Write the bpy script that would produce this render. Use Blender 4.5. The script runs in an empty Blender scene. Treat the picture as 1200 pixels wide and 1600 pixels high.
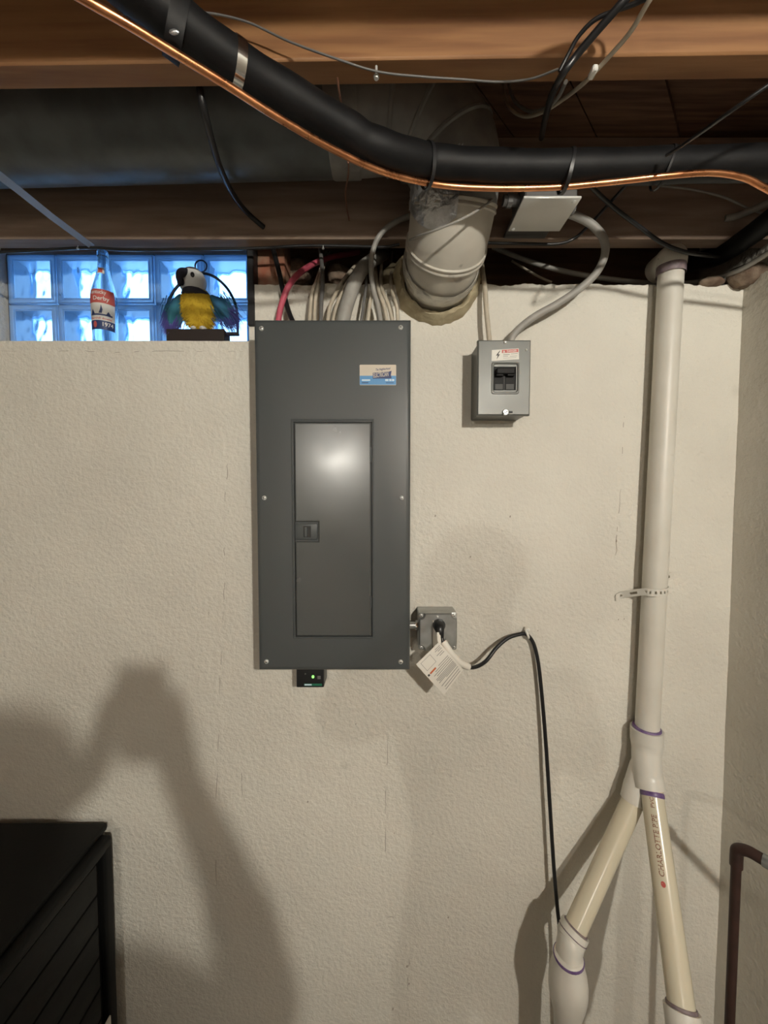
import bpy, bmesh, math, random
from mathutils import Vector, Matrix, noise
random.seed(7)
R = math.radians
S = bpy.context.scene
COL = S.collection

# ------------------------------------------------------------------ camera, world, exposure
FPX, PITCH, CZ = 600.0, R(2.5), 1.55          # focal length in pixels of the 1200x1600 frame
cam_d = bpy.data.cameras.new('camera'); cam = bpy.data.objects.new('camera', cam_d); COL.objects.link(cam)
cam.location = (0, -1.0, CZ); cam.rotation_euler = (R(90) - PITCH, 0, 0)
cam_d.sensor_fit = 'VERTICAL'; cam_d.sensor_height = 36; cam_d.lens = FPX / 1600 * 36
cam_d.clip_start = 0.005
S.camera = cam
W = bpy.data.worlds.new('overcast_sky'); S.world = W; W.use_nodes = True
bg = W.node_tree.nodes['Background']; bg.inputs[0].default_value = (0.36, 0.63, 1.0, 1); bg.inputs[1].default_value = 5.2
S.view_settings.view_transform = 'Standard'; S.view_settings.look = 'None'
S.view_settings.gamma = 1; S.view_settings.use_curve_mapping = False
S.view_settings.exposure = 0.0
BULB1, BULB2 = 2650.0, 1700.0                     # emission strength of the two bare bulbs
BULB_COL = (1.0, 0.96, 0.86)
LAMP1 = Vector((0.80, -2.30, CZ + 0.612)); LAMP2 = Vector((-0.68, -4.90, CZ + 0.56))

def at(px, py, s):
    """point seen at pixel (px,py) of the 1200x1600 frame, s metres in front of the lens (wall face: s=1)"""
    c, sn = math.cos(PITCH), math.sin(PITCH)
    v = (800 - py) / FPX
    d = Vector(((px - 600) / FPX, c + v * sn, -sn + v * c))
    return Vector((0, -1, CZ)) + d * (s / d.y)

# ------------------------------------------------------------------ mesh helpers
WL = {}
def spline(pts, k=8):
    pts = [Vector(p) for p in pts]
    P = [2 * pts[0] - pts[1]] + pts + [2 * pts[-1] - pts[-2]]
    out = []
    for i in range(1, len(P) - 2):
        a, b, c, d = P[i - 1], P[i], P[i + 1], P[i + 2]
        for j in range(k):
            t = j / k
            out.append(0.5 * ((2 * b) + (c - a) * t + (2 * a - 5 * b + 4 * c - d) * t * t + (3 * b - a - 3 * c + d) * t ** 3))
    out.append(pts[-1]); return out

def frames(pts):
    n = len(pts); T = []
    for i in range(n):
        t = pts[min(i + 1, n - 1)] - pts[max(i - 1, 0)]
        T.append(t.normalized() if t.length > 1e-9 else Vector((0, 0, 1)))
    ref = Vector((0, 0, 1)) if abs(T[0].z) < .9 else Vector((1, 0, 0))
    N = (ref - T[0] * ref.dot(T[0])).normalized(); out = []
    for i in range(n):
        N = (N - T[i] * N.dot(T[i])).normalized()
        out.append((T[i], N, T[i].cross(N)))
    return out

class MB:
    def __init__(s): s.v = []; s.f = []
    def add(s, vs, fs):
        o = len(s.v); s.v += [Vector(p) for p in vs]; s.f += [tuple(i + o for i in f) for f in fs]; return s
    def box(s, x0, x1, y0, y1, z0, z1):
        return s.add([(x0,y0,z0),(x1,y0,z0),(x1,y1,z0),(x0,y1,z0),(x0,y0,z1),(x1,y0,z1),(x1,y1,z1),(x0,y1,z1)],
                     [(0,3,2,1),(4,5,6,7),(0,1,5,4),(1,2,6,5),(2,3,7,6),(3,0,4,7)])
    def rbox(s, x0, x1, y0, y1, z0, z1, b=.003, seg=2):
        bm = bmesh.new(); bmesh.ops.create_cube(bm, size=1)
        for v in bm.verts:
            v.co = Vector(((x0+x1)/2 + v.co.x*(x1-x0), (y0+y1)/2 + v.co.y*(y1-y0), (z0+z1)/2 + v.co.z*(z1-z0)))
        bmesh.ops.bevel(bm, geom=bm.edges[:], offset=b, segments=seg, affect='EDGES', profile=.5)
        bm.verts.ensure_lookup_table(); bm.verts.index_update()
        s.add([v.co for v in bm.verts], [tuple(v.index for v in f.verts) for f in bm.faces]); bm.free(); return s
    def tube(s, pts, r, n=12, caps=True, closed=False):
        pts = [Vector(p) for p in pts]; fr = frames(pts); m = len(pts); vs = []
        for i, (T, N, B) in enumerate(fr):
            rr = r[i] if isinstance(r, (list, tuple)) else (r(i / (m - 1)) if callable(r) else r)
            for k in range(n):
                a = 2 * math.pi * k / n
                vs.append(pts[i] + (N * math.cos(a) + B * math.sin(a)) * rr)
        fs = []
        for i in range(m if closed else m - 1):
            j = (i + 1) % m
            for k in range(n):
                l = (k + 1) % n
                fs.append((i*n+k, i*n+l, j*n+l, j*n+k))
        if caps and not closed:
            fs.append(tuple(range(n))[::-1]); fs.append(tuple((m-1)*n + k for k in range(n)))
        return s.add(vs, fs)
    def ribbon(s, pts, widthvec, w, t, k=1):
        """flat strip along pts; widthvec gives the direction of its width"""
        pts = [Vector(p) for p in pts]; fr = frames(pts); vs = []; wv0 = Vector(widthvec).normalized()
        for i, (T, N, B) in enumerate(fr):
            wv = (wv0 - T * wv0.dot(T)).normalized(); nv = T.cross(wv)
            p = pts[i]
            vs += [p - wv*w/2 - nv*t/2, p + wv*w/2 - nv*t/2, p + wv*w/2 + nv*t/2, p - wv*w/2 + nv*t/2]
        fs = []
        for i in range(len(pts) - 1):
            a, b = i*4, i*4+4
            for q in range(4): fs.append((a+q, a+(q+1) % 4, b+(q+1) % 4, b+q))
        e = (len(pts)-1)*4
        fs += [(3,2,1,0), (e, e+1, e+2, e+3)]
        return s.add(vs, fs)
    def lathe(s, prof, o=(0,0,0), axis=(0,0,1), n=24, caps=True):
        o = Vector(o); A = Vector(axis).normalized()
        ref = Vector((1,0,0)) if abs(A.x) < .9 else Vector((0,1,0))
        N = (ref - A*ref.dot(A)).normalized(); B = A.cross(N); vs = []; fs = []
        for r, h in prof:
            for k in range(n):
                a = 2*math.pi*k/n; vs.append(o + A*h + (N*math.cos(a) + B*math.sin(a))*r)
        for i in range(len(prof)-1):
            for k in range(n):
                l = (k+1) % n; fs.append((i*n+k, i*n+l, (i+1)*n+l, (i+1)*n+k))
        if caps:
            fs.append(tuple(range(n))[::-1]); fs.append(tuple((len(prof)-1)*n+k for k in range(n)))
        return s.add(vs, fs)
    def prism(s, poly, fn, w0, w1, inset=0):
        """polygon (u,v) list extruded from w0 (back) to w1 (front, optionally inset); fn(u,v,w) -> world"""
        n = len(poly); cu = sum(p[0] for p in poly)/n; cv = sum(p[1] for p in poly)/n
        def ins(p):
            if not inset: return p
            du, dv = p[0]-cu, p[1]-cv
            return (p[0]-math.copysign(inset, du), p[1]-math.copysign(inset, dv))
        vs = [fn(p[0], p[1], w0) for p in poly] + [fn(*ins(p), w1) for p in poly]
        fs = [tuple(range(n))[::-1], tuple(range(n, 2*n))] + [(i, (i+1) % n, n+(i+1) % n, n+i) for i in range(n)]
        return s.add(vs, fs)
    def grid(s, fn, nu, nv):
        vs = [fn(i/nu, j/nv) for j in range(nv+1) for i in range(nu+1)]
        fs = [(j*(nu+1)+i, j*(nu+1)+i+1, (j+1)*(nu+1)+i+1, (j+1)*(nu+1)+i) for j in range(nv) for i in range(nu)]
        return s.add(vs, fs)
    def ball(s, c, rx, ry, rz, nu=20, nv=12, rot=None, jit=0):
        c = Vector(c); vs = []; fs = []
        for j in range(nv+1):
            t = math.pi*j/nv
            for i in range(nu):
                a = 2*math.pi*i/nu
                p = Vector((math.sin(t)*math.cos(a)*rx, math.sin(t)*math.sin(a)*ry, math.cos(t)*rz))
                if jit: p *= 1 + jit*noise.noise((c+p)*60)
                if rot: p = rot @ p
                vs.append(c+p)
        for j in range(nv):
            for i in range(nu):
                l = (i+1) % nu; fs.append((j*nu+i, (j+1)*nu+i, (j+1)*nu+l, j*nu+l))
        return s.add(vs, fs)
    def text(s, string, fn, w, h, shear=0):
        g = text_geo(string)
        s.add([fn((u + shear*v)*w, v*h) for u, v in g[0]], g[1]); return s
    def mesh(s, name, off, angle=40):
        me = bpy.data.meshes.new(name); me.from_pydata([p-off for p in s.v], [], s.f); me.validate(); me.update()
        bm = bmesh.new(); bm.from_mesh(me); bmesh.ops.recalc_face_normals(bm, faces=bm.faces[:]); bm.to_mesh(me); bm.free()
        for p in me.polygons: p.use_smooth = True
        me.set_sharp_from_angle(angle=R(angle)); return me
    def build(s, name, m, parent=None, angle=40, kind=None, label=None, cat=None, group=None):
        if parent is not None: off = WL[parent.name]
        else:
            xs, ys, zs = zip(*s.v); off = Vector(((min(xs)+max(xs))/2, (min(ys)+max(ys))/2, min(zs)))
        me = s.mesh(name, off, angle)
        o = bpy.data.objects.new(name, me); COL.objects.link(o)
        if isinstance(m, (list, tuple)):
            for q in m: me.materials.append(q)
        else: me.materials.append(m)
        if parent is not None: o.parent = parent; WL[o.name] = WL[parent.name]
        else: o.location = off; WL[o.name] = off
        tag(o, label, cat, group, kind); return o

TG = {}
def text_geo(string):
    if string in TG: return TG[string]
    cu = bpy.data.curves.new('t', 'FONT'); cu.body = string; cu.resolution_u = 3; cu.offset = .016
    ob = bpy.data.objects.new('t', cu); COL.objects.link(ob)
    me = bpy.data.meshes.new_from_object(ob.evaluated_get(bpy.context.evaluated_depsgraph_get()))
    vs = [(v.co.x, v.co.y) for v in me.vertices]; fs = [tuple(p.vertices) for p in me.polygons]
    x0 = min(v[0] for v in vs); x1 = max(v[0] for v in vs); y0 = min(v[1] for v in vs); y1 = max(v[1] for v in vs)
    vs = [((x-x0)/(x1-x0), (y-y0)/(y1-y0)) for x, y in vs]
    bpy.data.objects.remove(ob); bpy.data.curves.remove(cu); bpy.data.meshes.remove(me)
    TG[string] = (vs, fs); return TG[string]

def tag(o, label=None, cat=None, group=None, kind=None):
    if label: o['label'] = label
    if cat: o['category'] = cat
    if group: o['group'] = group
    if kind: o['kind'] = kind
    return o
def thing(name, loc, label, cat, group=None, kind=None):
    o = bpy.data.objects.new(name, None); COL.objects.link(o); o.location = loc; o.empty_display_size = .05
    WL[o.name] = Vector(loc); return tag(o, label, cat, group, kind)
def rrect(x0, x1, y0, y1, r, n=4):
    out = []
    for cx, cy, a0 in ((x1-r, y1-r, 0), (x0+r, y1-r, 90), (x0+r, y0+r, 180), (x1-r, y0+r, 270)):
        for i in range(n+1):
            a = R(a0+90*i/n); out.append((cx+r*math.cos(a), cy+r*math.sin(a)))
    return out

# ------------------------------------------------------------------ materials
def mat(name, col, rough=.5, metal=0, col2=None, vscale=6, stretch=(1,1,1), bump=0, bscale=150, bdist=.002, detail=4, lo=.35, hi=.65, rvar=0, spec=.5, alpha=None, coat=0, spots=None):
    m = bpy.data.materials.new(name); m.use_nodes = True; nt = m.node_tree; b = nt.nodes['Principled BSDF']
    b.inputs['Base Color'].default_value = (*col, 1); b.inputs['Roughness'].default_value = rough
    b.inputs['Metallic'].default_value = metal; b.inputs['Specular IOR Level'].default_value = spec
    if coat: b.inputs['Coat Weight'].default_value = coat; b.inputs['Coat Roughness'].default_value = .15
    tc = nt.nodes.new('ShaderNodeTexCoord'); mp = nt.nodes.new('ShaderNodeMapping'); mp.inputs['Scale'].default_value = stretch
    nt.links.new(tc.outputs['Object'], mp.inputs['Vector'])
    def nz(sc, det=detail):
        n = nt.nodes.new('ShaderNodeTexNoise'); n.inputs['Scale'].default_value = sc; n.inputs['Detail'].default_value = det
        nt.links.new(mp.outputs[0], n.inputs['Vector']); return n
    if col2 is not None:
        n = nz(vscale); cr = nt.nodes.new('ShaderNodeValToRGB')
        cr.color_ramp.elements[0].position = lo; cr.color_ramp.elements[1].position = hi
        cr.color_ramp.elements[0].color = (*col, 1); cr.color_ramp.elements[1].color = (*col2, 1)
        nt.links.new(n.outputs['Fac'], cr.inputs[0]); out = cr.outputs[0]
        if spots:
            n2 = nz(spots[1], 2); r2 = nt.nodes.new('ShaderNodeValToRGB')
            r2.color_ramp.elements[0].position = spots[2]; r2.color_ramp.elements[1].position = spots[2]+.06
            r2.color_ramp.elements[0].color = (0,0,0,1); r2.color_ramp.elements[1].color = (1,1,1,1)
            nt.links.new(n2.outputs['Fac'], r2.inputs[0])
            mx = nt.nodes.new('ShaderNodeMix'); mx.data_type = 'RGBA'; mx.inputs[7].default_value = (*spots[0], 1)
            nt.links.new(r2.outputs[0], mx.inputs[0]); nt.links.new(out, mx.inputs[6]); out = mx.outputs[2]
        nt.links.new(out, b.inputs['Base Color'])
    if rvar:
        n = nz(vscale*1.7); ma = nt.nodes.new('ShaderNodeMapRange')
        ma.inputs[1].default_value = .3; ma.inputs[2].default_value = .7; ma.inputs[3].default_value = rough-rvar; ma.inputs[4].default_value = rough+rvar
        nt.links.new(n.outputs['Fac'], ma.inputs[0]); nt.links.new(ma.outputs[0], b.inputs['Roughness'])
    if bump:
        n = nz(bscale); bp = nt.nodes.new('ShaderNodeBump'); bp.inputs['Strength'].default_value = bump; bp.inputs['Distance'].default_value = bdist
        nt.links.new(n.outputs['Fac'], bp.inputs['Height']); nt.links.new(bp.outputs[0], b.inputs['Normal'])
    return m
def emis(name, col, st):
    m = bpy.data.materials.new(name); m.use_nodes = True; nt = m.node_tree; nt.nodes.clear()
    e = nt.nodes.new('ShaderNodeEmission'); e.inputs[0].default_value = (*col, 1); e.inputs[1].default_value = st
    o = nt.nodes.new('ShaderNodeOutputMaterial'); nt.links.new(e.outputs[0], o.inputs[0]); return m
def glass(name, col, ior=1.45, rough=0, trans=0.0):
    m = bpy.data.materials.new(name); m.use_nodes = True; nt = m.node_tree; nt.nodes.clear()
    g = nt.nodes.new('ShaderNodeBsdfGlass'); g.inputs['Color'].default_value = (*col, 1); g.inputs['IOR'].default_value = ior; g.inputs['Roughness'].default_value = rough
    o = nt.nodes.new('ShaderNodeOutputMaterial'); src = g.outputs[0]
    if trans:
        t = nt.nodes.new('ShaderNodeBsdfTransparent'); t.inputs[0].default_value = (*col, 1)
        mx = nt.nodes.new('ShaderNodeMixShader'); mx.inputs[0].default_value = trans
        nt.links.new(g.outputs[0], mx.inputs[1]); nt.links.new(t.outputs[0], mx.inputs[2]); src = mx.outputs[0]
    nt.links.new(src, o.inputs[0]); return m

def blockmat():
    m = bpy.data.materials.new('glass_block_rim'); m.use_nodes = True; nt = m.node_tree; nt.nodes.clear()
    tl_ = nt.nodes.new('ShaderNodeBsdfTranslucent'); tl_.inputs[0].default_value = (.60,.78,.92,1)
    df = nt.nodes.new('ShaderNodeBsdfDiffuse'); df.inputs[0].default_value = (.45,.62,.80,1)
    tr = nt.nodes.new('ShaderNodeBsdfTransparent'); tr.inputs[0].default_value = (.75,.88,1,1)
    gl = nt.nodes.new('ShaderNodeBsdfGlossy'); gl.inputs['Roughness'].default_value = .12; gl.inputs[0].default_value = (.9,.95,1,1)
    a = nt.nodes.new('ShaderNodeMixShader'); a.inputs[0].default_value = .45; b = nt.nodes.new('ShaderNodeMixShader'); b.inputs[0].default_value = .30
    c = nt.nodes.new('ShaderNodeMixShader'); c.inputs[0].default_value = .12
    nt.links.new(tl_.outputs[0], a.inputs[1]); nt.links.new(df.outputs[0], a.inputs[2])
    nt.links.new(a.outputs[0], b.inputs[1]); nt.links.new(tr.outputs[0], b.inputs[2])
    nt.links.new(b.outputs[0], c.inputs[1]); nt.links.new(gl.outputs[0], c.inputs[2])
    o = nt.nodes.new('ShaderNodeOutputMaterial'); nt.links.new(c.outputs[0], o.inputs[0]); return m
M = dict(
 blockrim=blockmat(),
 wall=mat('painted_masonry', (.74,.705,.62), .62, col2=(.64,.605,.53), vscale=2.2, bump=.8, bscale=105, bdist=.005, detail=4, spots=((.62,.585,.51), 7, .72)),
 crack=mat('crack_gap', (.34,.30,.25), .9),
 wall_rough=mat('rough_painted_masonry', (.66,.63,.56), .6, col2=(.56,.53,.46), vscale=3, bump=.9, bscale=75, bdist=.006, detail=3),
 room=mat('beige_paint', (.50,.47,.41), .7, col2=(.44,.41,.36), vscale=2, bump=.2, bscale=60),
 concrete=mat('concrete', (.30,.29,.27), .8, col2=(.22,.21,.2), vscale=4, bump=.3, bscale=50),
 joist=mat('joist_wood', (.33,.165,.068), .6, col2=(.20,.09,.037), vscale=5, stretch=(.6,9,9), bump=.25, bscale=10, spots=((.16,.06,.025), 2.6, .66)),
 joist_old=mat('old_joist_wood', (.17,.095,.06), .75, col2=(.11,.058,.038), vscale=5, stretch=(.7,8,8), bump=.3, bscale=12, spots=((.22,.16,.12), 6, .60)),
 joist_front=mat('dusty_joist_wood', (.38,.28,.215), .75, col2=(.23,.16,.12), vscale=5, stretch=(.7,8,8), bump=.3, bscale=12),
 plank=mat('subfloor_wood', (.24,.13,.075), .7, col2=(.11,.05,.03), vscale=6, stretch=(.7,14,1), bump=.4, bscale=9),
 rim=mat('rim_wood', (.20,.105,.055), .75, col2=(.12,.06,.035), vscale=6, stretch=(.7,8,8), bump=.3, bscale=12),
 brick=mat('reddish_wood', (.28,.09,.05), .8, col2=(.30,.20,.13), vscale=22, bump=.5, bscale=80),
 panel=mat('grey_enamel', (.070,.077,.078), .42, col2=(.067,.073,.074), vscale=2, rvar=.04, bump=.03, bscale=500, spec=.45),
 door=mat('grey_enamel_door', (.074,.079,.077), .235, col2=(.073,.078,.075), vscale=5, rvar=.05, bump=.05, bscale=14, bdist=.0015, spec=1.0),
 strapm=mat('dull_strap_steel', (.26,.27,.28), .55, .3),
 slot=mat('dark_slot', (.02,.02,.02), .6),
 steel=mat('galvanised_steel', (.50,.51,.50), .36, .85, col2=(.40,.41,.40), vscale=30, rvar=.06),
 greybox=mat('grey_painted_steel', (.155,.16,.148), .40, .15, col2=(.135,.14,.13), vscale=5, rvar=.04, spec=.4),
 screw=mat('zinc_screw', (.80,.80,.77), .3, .45),
 chrome=mat('bright_metal', (.8,.8,.78), .16, 1.0),
 black=mat('black_plastic', (.012,.012,.013), .35),
 blackmatte=mat('black_matte', (.010,.010,.011), .6, col2=(.016,.016,.017), vscale=10),
 breaker=mat('breaker_black', (.008,.008,.008), .6, spec=.25),
 breakgrey=mat('breaker_label_grey', (.09,.09,.087), .6, spec=.3),
 white=mat('white_label', (.76,.73,.66), .5),
 paper=mat('tag_paper', (.80,.76,.68), .55),
 print_=mat('grey_print', (.40,.38,.34), .6), printd=mat('dark_print', (.06,.055,.05), .6),
 red=mat('red_print', (.52,.10,.085), .5), orange=mat('orange_print', (.55,.13,.045), .5),
 blue=mat('blue_print', (.10,.30,.58), .45), navy=mat('navy_print', (.03,.05,.15), .45), cream=mat('cream_print', (.62,.55,.45), .5),
 pale=mat('pale_print', (.62,.76,.86), .5),
 nm_white=mat('cream_cable', (.56,.50,.40), .5, col2=(.46,.40,.31), vscale=40),
 nm_grey=mat('grey_cable', (.36,.345,.315), .5, col2=(.29,.275,.25), vscale=30),
 nm_dkgrey=mat('dark_grey_cable', (.13,.125,.12), .5),
 pink=mat('pink_cable', (.55,.10,.15), .4), wirebrown=mat('brown_wire', (.22,.10,.06), .5),
 foam=mat('black_pipe_foam', (.004,.004,.0045), .55, spec=.22, col2=(.007,.007,.0075), vscale=25, bump=.15, bscale=60),
 copper=mat('copper_tube', (.78,.36,.17), .32, 1.0, col2=(.62,.26,.12), vscale=30, rvar=.08),
 copperold=mat('tarnished_copper', (.055,.024,.018), .5, .2, col2=(.035,.017,.013), vscale=20),
 duct=mat('dark_duct', (.15,.165,.17), .45, .35, col2=(.10,.11,.112), vscale=14, bump=.12, bscale=60, rvar=.08),
 ductgrey=mat('dull_galvanised_duct', (.36,.355,.335), .45, .4, col2=(.25,.245,.235), vscale=18, rvar=.1),
 ductwhite=mat('white_painted_duct', (.62,.585,.51), .34, .1, col2=(.50,.47,.41), vscale=9, bump=.1, bscale=40, spots=((.36,.33,.29), 26, .68), rvar=.06),
 foil=mat('foil_tape', (.66,.67,.68), .34, .8, col2=(.48,.49,.50), vscale=40, bump=.9, bscale=70, bdist=.004),
 foil_painted=mat('painted_foil_tape', (.60,.57,.50), .3, .4, col2=(.42,.40,.36), vscale=26, bump=.7, bscale=60, bdist=.004),
 spray=mat('spray_foam', (.47,.40,.26), .8, col2=(.36,.30,.19), vscale=40, bump=.6, bscale=70, bdist=.004),
 rubble=mat('mortar_rubble', (.24,.18,.13), .9, col2=(.12,.075,.05), vscale=30, bump=1, bscale=60, bdist=.005),
 pvc=mat('painted_pvc', (.68,.65,.58), .42, col2=(.62,.585,.51), vscale=9, bump=.1, bscale=60, spots=((.50,.45,.39), 14, .66)),
 pvcnew=mat('glossy_pvc', (.68,.62,.475), .22, col2=(.64,.58,.44), vscale=5, spec=.6),
 pvcfit=mat('white_pvc_fitting', (.70,.67,.60), .35, col2=(.64,.61,.54), vscale=12),
 primer=mat('purple_primer', (.12,.065,.19), .4, col2=(.20,.13,.27), vscale=60),
 primer_old=mat('dull_primer', (.15,.11,.13), .5, col2=(.25,.2,.2), vscale=70),
 pipeprint=mat('pipe_print', (.22,.09,.055), .5, col2=(.34,.19,.13), vscale=90),
 mortar=mat('window_mortar', (.12,.13,.15), .8),
 dkwood=mat('dark_stand', (.025,.017,.015), .5),
 wire=mat('hoop_wire', (.03,.04,.07), .4, .5),
 yellow=mat('yellow_plush', (.62,.42,.03), .9, col2=(.52,.34,.02), vscale=40, bump=.5, bscale=120),
 teal=mat('teal_plush', (.035,.19,.24), .9, col2=(.03,.12,.26), vscale=14), violet=mat('violet_plush', (.09,.07,.30), .9, col2=(.05,.08,.28), vscale=20),
 plushwhite=mat('white_plush', (.66,.66,.64), .9, bump=.4, bscale=150), plushblack=mat('black_plush', (.018,.018,.03), .8, bump=.3, bscale=150),
 cabinet=mat('black_resin', (.004,.004,.0038), .55, spec=.2, col2=(.006,.006,.0055), vscale=8, bump=.08, bscale=120),
 green=mat('green_print', (.02,.16,.09), .4),
 skin=mat('skin', (.55,.33,.24), .5), shirt=mat('shirt', (.10,.11,.14), .8), trousers=mat('trousers', (.05,.06,.09), .8), hair=mat('hair', (.05,.035,.025), .7),
 porcelain=mat('porcelain', (.75,.74,.70), .25),
 led=emis('green_led', (.25,1,.15), 2.2), bulb=emis('bulb_glow', BULB_COL, BULB1), bulb2=emis('bulb_glow_far', BULB_COL, BULB2),
 glassf=glass('wavy_block_glass', (.86,.93,.98), 1.42), glassb=glass('block_back_glass', (.95,.98,1), 1.30, trans=.55), bottle=glass('bottle_glass', (.90,.95,.97), 1.30, trans=.25),
)

# ================================================================== THE SETTING
ZW, ZJ, ZS = CZ+.534, CZ+.622, CZ+.394            # wall top, joist underside, window sill
ZT = CZ+.86                                        # joist top
XR, XL, YB = .912, -2.6, -6.2                      # right wall, left wall, rear wall
WX0, WX1 = -1.116, -.345                           # window opening
CR = [  # cracks and seams in the paint, as wall coordinates from the photograph
 [at(2,548,1),at(60,551,1),at(120,547,1),at(185,552,1),at(260,548,1),at(330,550,1),at(388,550,1)],
 [at(352,560,1),at(350,640,1),at(356,720,1),at(350,800,1),at(352,900,1),at(348,960,1),at(342,1100,1),at(338,1250,1),at(338,1400,1)],
 [at(327,925,1),at(326,965,1)], [at(376,1195,1),at(379,1250,1)],
 [at(975,640,1),at(972,700,1),at(968,780,1),at(963,840,1),at(962,870,1)],
 [at(606,1150,1),at(603,1230,1),at(602,1300,1),at(605,1380,1)], [at(602,1432,1),at(622,1436,1)], [at(640,1480,1),at(636,1560,1)]]
segs = [(a.x, a.z, b.x, b.z) for c in CR for a, b in zip(c, c[1:])]
def crack(x, z):
    d = 9
    for ax, az, bx, bz in segs:
        if x < min(ax,bx)-.02 or x > max(ax,bx)+.02 or z < min(az,bz)-.02 or z > max(az,bz)+.02: continue
        dx, dz = bx-ax, bz-az; t = max(0, min(1, ((x-ax)*dx+(z-az)*dz)/(dx*dx+dz*dz)))
        d = min(d, math.hypot(x-ax-t*dx, z-az-t*dz))
    return d
def relief(x, z):
    p = Vector((x, 0, z))
    h = .0045 + .0022*noise.noise(p*4) + .0010*noise.noise(p*22) + .0007*(.5+noise.noise(p*3.1+Vector((7,7,1))))*noise.noise(p*60+Vector((3,1,2)))
    d = crack(x + .004*noise.noise(p*40), z + .004*noise.noise(p*37+Vector((9,2,1))))
    if d < .012: h += .0012*(1-d/.012) - (.0032*(1-d/.0042) if d < .0042 else 0)
    return h
def wallgrid(mb, x0, x1, z0, z1, ragged=False, step=.0062):
    nx, nz = max(2, int((x1-x0)/step)), max(2, int((z1-z0)/step))
    def fn(u, v):
        x = x0+(x1-x0)*u; z = z0+(z1-z0)*v
        if ragged and v > .97: z += (v-.97)/.03*(.006*noise.noise(Vector((x*18, 0, 5))) + .004*noise.noise(Vector((x*60, 3, 5))))
        return Vector((x, -relief(x, z) + .004, z))
    mb.grid(fn, nx, nz)
w = MB()
wallgrid(w, -1.45, WX0, 0, CZ+.80); wallgrid(w, WX0, WX1, 0, ZS); wallgrid(w, WX1, XR, 0, ZW, True)
w.box(XL, WX0, .005, .26, 0, CZ+.80).box(WX0, WX1, .005, .26, 0, ZS-.001).box(WX1, XR+.2, .005, .26, 0, ZW-.004)
w.box(XL, -1.45, .0, .005, 0, CZ+.80)
w.build('wall_back', M['wall'], kind='structure', angle=60, label='white painted rough masonry wall behind the breaker panel', cat='wall')
wb = bpy.data.objects['wall_back']
def crackline(c, wd, th=-.18):
    pts = []
    for a, b in zip(c, c[1:]):
        for i in range(10):
            p = a*(1-i/10)+b*(i/10); p.x += .003*noise.noise(p*70); p.z += .003*noise.noise(p*63+Vector((4,4,4))); pts.append(p)
    run = []
    for i, p in enumerate(pts):
        if noise.noise(p*14+Vector((2,8,1))) > th: run.append(p)
        if (noise.noise(p*14+Vector((2,8,1))) <= th or i == len(pts)-1):
            if len(run) > 2:
                mb = MB(); L = []; Rr = []
                for j, q in enumerate(run):
                    t = (run[min(j+1,len(run)-1)]-run[max(j-1,0)]).normalized(); nv = Vector((-t.z,0,t.x)); k = wd*(.35+.65*math.sin(math.pi*j/(len(run)-1)))
                    L.append(Vector((q.x,-relief(q.x,q.z)+.0032,q.z))+nv*k/2); Rr.append(L[-1]-nv*k)
                n = len(L); mb.add(L+Rr, [(i2,i2+1,n+i2+1,n+i2) for i2 in range(n-1)])
                mb.build('paint_crack', M['crack'], wb)
            run = []
for k_, c in enumerate(CR): crackline(c, .0016 if k_ else .0011, -.18 if k_ else -2)
for px_, py_, rr_ in ((556,1131,.0022),(683,950,.0015),(963,845,.004),(966,968,.0022),(975,967,.0022),(481,1252,.003),(616,1301,.002),(676,1302,.002),(840,985,.002),(636,1509,.004),(639,1536,.0035),(735,870,.003),(680,806,.003),(797,807,.003),(614,1575,.004),(700,1432,.003)):
    q = at(px_, py_, 1); MB().add([Vector((q.x+rr_*math.cos(a)*.6+.0008*math.sin(3*a), -relief(q.x,q.z)+.0030, q.z+rr_*math.sin(a))) for a in [2*math.pi*i/9 for i in range(9)]], [tuple(range(9))]).build('paint_chip', M['crack'], wb)
w = MB().box(XR, XR+.2, YB, .0, 0, ZW).box(XR+.05, XR+.2, YB, .26, ZW, ZT+.05)
w.build('wall_right', M['wall_rough'], kind='structure', label='rough textured pale wall at the right edge', cat='wall')
MB().box(XL-.1, XL, YB, .26, 0, ZT+.05).build('wall_left', M['room'], kind='structure', label='painted side wall left of the window, outside the view', cat='wall')
MB().box(XL-.1, XR+.2, YB-.1, YB, 0, ZT+.05).build('wall_rear', M['room'], kind='structure', label='painted wall behind the photographer', cat='wall')
MB().box(XL-.1, XR+.2, YB-.1, .26, -.1, 0).build('floor', M['concrete'], kind='structure', label='bare grey concrete basement floor', cat='floor')
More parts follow.
